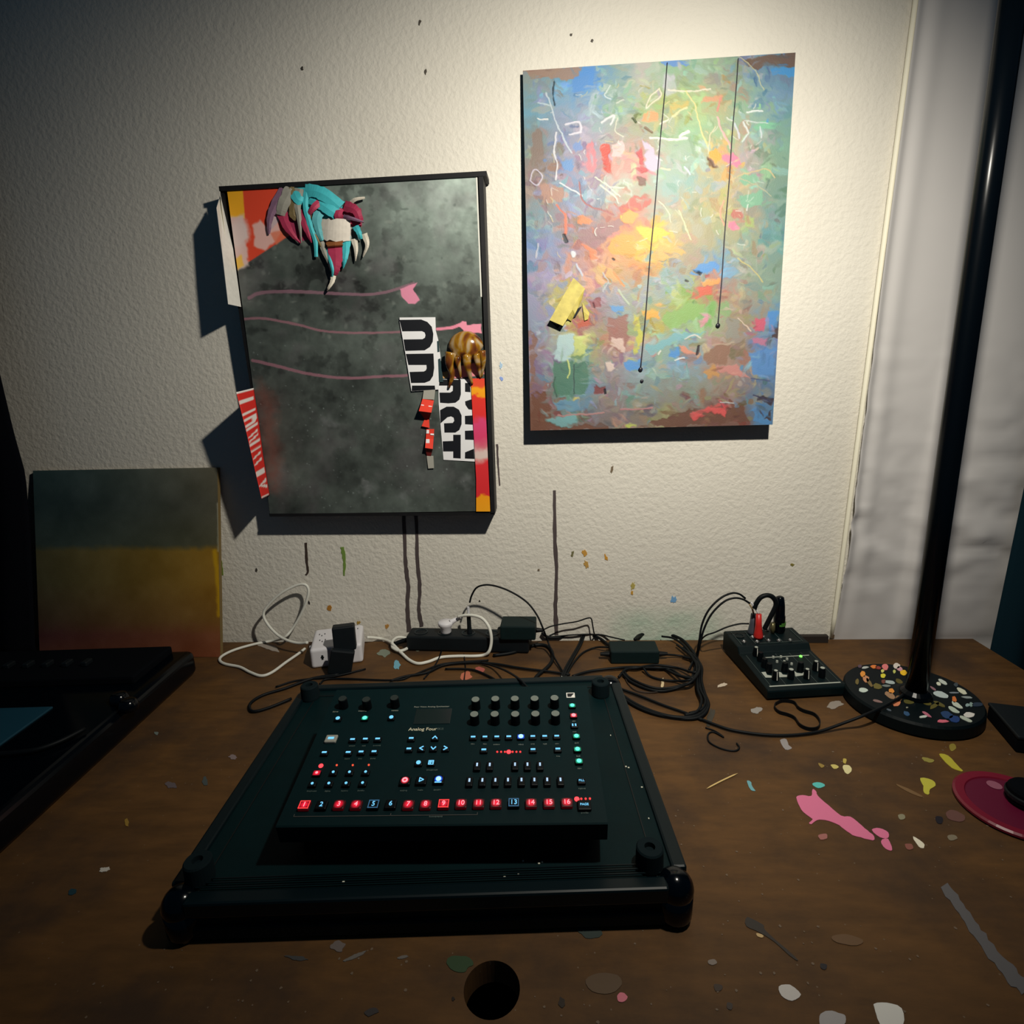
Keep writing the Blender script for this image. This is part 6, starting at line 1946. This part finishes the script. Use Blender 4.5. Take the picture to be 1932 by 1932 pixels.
# ---- black elastic band, toothpick
ring = [g7([p])[0][:2] + (.004,) for p in ((500, 770), (540, 752), (600, 760), (625, 790), (660, 810), (720, 830), (750, 870), (740, 905), (690, 912), (640, 890), (610, 850), (570, 830), (520, 815), (495, 790), (500, 770))]
bm = bmesh.new()
W = spline([onZ(x, y, 0) for x, y, z in ring], 5)
prev = None
for p in W[:-1]:
    cur = [bm.verts.new(p), bm.verts.new(p + Vector((0, 0, .007)))]
    if prev:
        bm.faces.new((prev[0], cur[0], cur[1], prev[1]))
    else:
        first = cur
    prev = cur
bm.faces.new((prev[0], first[0], first[1], prev[1]))
o = link('elastic_band', mk('elastic_band', bm), CABLE)
sm = o.modifiers.new('band', 'SOLIDIFY')
sm.thickness = .0016
tag(o, 'black elastic band twisted in a figure eight before the mixer', 'band')
o = tube('toothpick', [onZ(1333, 1488, .0013), onZ(1362, 1473, .0013), onZ(1392, 1459, .0013)], lambda t: .0012 * min(1, (t + .03) * 6, (1.03 - t) * 6), mat('pale_wood', (226, 196, 130), .6), None, 7, 4)
tag(o, 'pale wooden toothpick lying on the desk', 'toothpick')

# ---- red lid with a black thing on it, black box, right edge
rc = onZ(1912, 1517, .006)
lid = thing('red_plate', 'round dark red plastic plate on the desk at the right edge', 'plate', (rc.x, rc.y, 0))
RR = (onZ(1797, 1486, .006) - rc).length
lathe('rim', [(RR - .004, 0), (RR, .003), (RR, .006), (RR - .003, .008), (RR * .80, .0075), (RR * .78, .005)], mat('red_lid_plastic', (120, 22, 46), .35, .5), lid, n=48)
lathe('dish', [(RR * .79, .0045), (RR * .78, .0058), (.0001, .0050)], mat('red_dish_plastic', (96, 16, 48), .4, .5), lid, n=48)
lathe('highlight_ring', [(.008, .0056), (.0092, .0062), (.0076, .0062)], mat('pink_highlight', (150, 90, 110), .5), lid, to_local(lid, onZ(1876, 1481, .006)) * Vector((1, 1, 0)) if False else (to_local(lid, onZ(1876, 1481, .006)).x, to_local(lid, onZ(1876, 1481, .006)).y, 0), 20)  # highlight on the plate painted as a pale ring
p = onZ(1926, 1498, .02)
kn = thing('black_jar', 'small black round jar standing on the red plate', 'jar', (p.x + .012, p.y, .0062))
lathe('body', [(.024, 0), (.026, .004), (.025, .020), (.022, .024), (.0001, .024)], FLAT, kn, n=28)
lathe('grip_ring', [(.0262, .008), (.0275, .010), (.0275, .014), (.0262, .016)], BLACK, kn, n=28, cap=False)
q0, q1 = onZ(1882, 1388, 0), onZ(1934, 1450, 0)
bx = thing('black_box', 'black box cut off at the right edge, between lamp base and red plate', 'box', (q0.x + .062, q0.y + .0, 0), math.atan2(q1.y - q0.y, q1.x - q0.x) + math.pi / 2)
bx.location = Vector((q0.x + .07, q0.y - .012, 0))
bx.rotation_euler = (0, 0, -.25)
box('body', (0, 0, .012), (.13, .10, .024), FLAT, bx, bev=.003)
box('lid', (0, 0, .027), (.132, .102, .006), BLACK, bx, bev=.002)

# ---- black keyboard controller in the dark, left
kb = thing('keyboard_controller', 'black keyboard controller in the dark at the left desk edge', 'keyboard', (-1.02, -.45, .0006), .06)
KZ = .055
box('body', (-.06, 0, KZ / 2), (.62, .56, KZ), GLOSS, kb, bev=.014, seg=4, smooth=False)
box('rear_panel', (-.06, .20, KZ + .008), (.54, .13, .018), FLAT, kb, bev=.004)
box('inset_panel', (-.10, -.09, KZ + .001), (.42, .30, .004), mat('teal_reflection', (22, 66, 84), .5, .4), kb, bev=.001)  # bluish light reflected by the panel is put into its teal
for k in range(10):
    box('slider', (-.28 + k * .04, .19, KZ + .022), (.012, .020, .010), BLACK, kb, bev=.002)
for x, y in ((225, 1316), (242, 1328)):
    p = to_local(kb, onZ(x, y, KZ + .01))
    lathe('dial', [(.016, KZ - .001), (.0165, KZ + .006), (.013, KZ + .016), (.010, KZ + .018), (.0001, KZ + .018)], GLOSS, kb, (p.x, p.y, 0), 24, smooth=True)
cable('desk_cable', 'black cable lying across the inset panel of the keyboard', [(-20, 1424, KZ + .008), (30, 1420, KZ + .008), (70, 1414, KZ + .008), (115, 1398, KZ + .008), (160, 1375, KZ + .008)], .004)
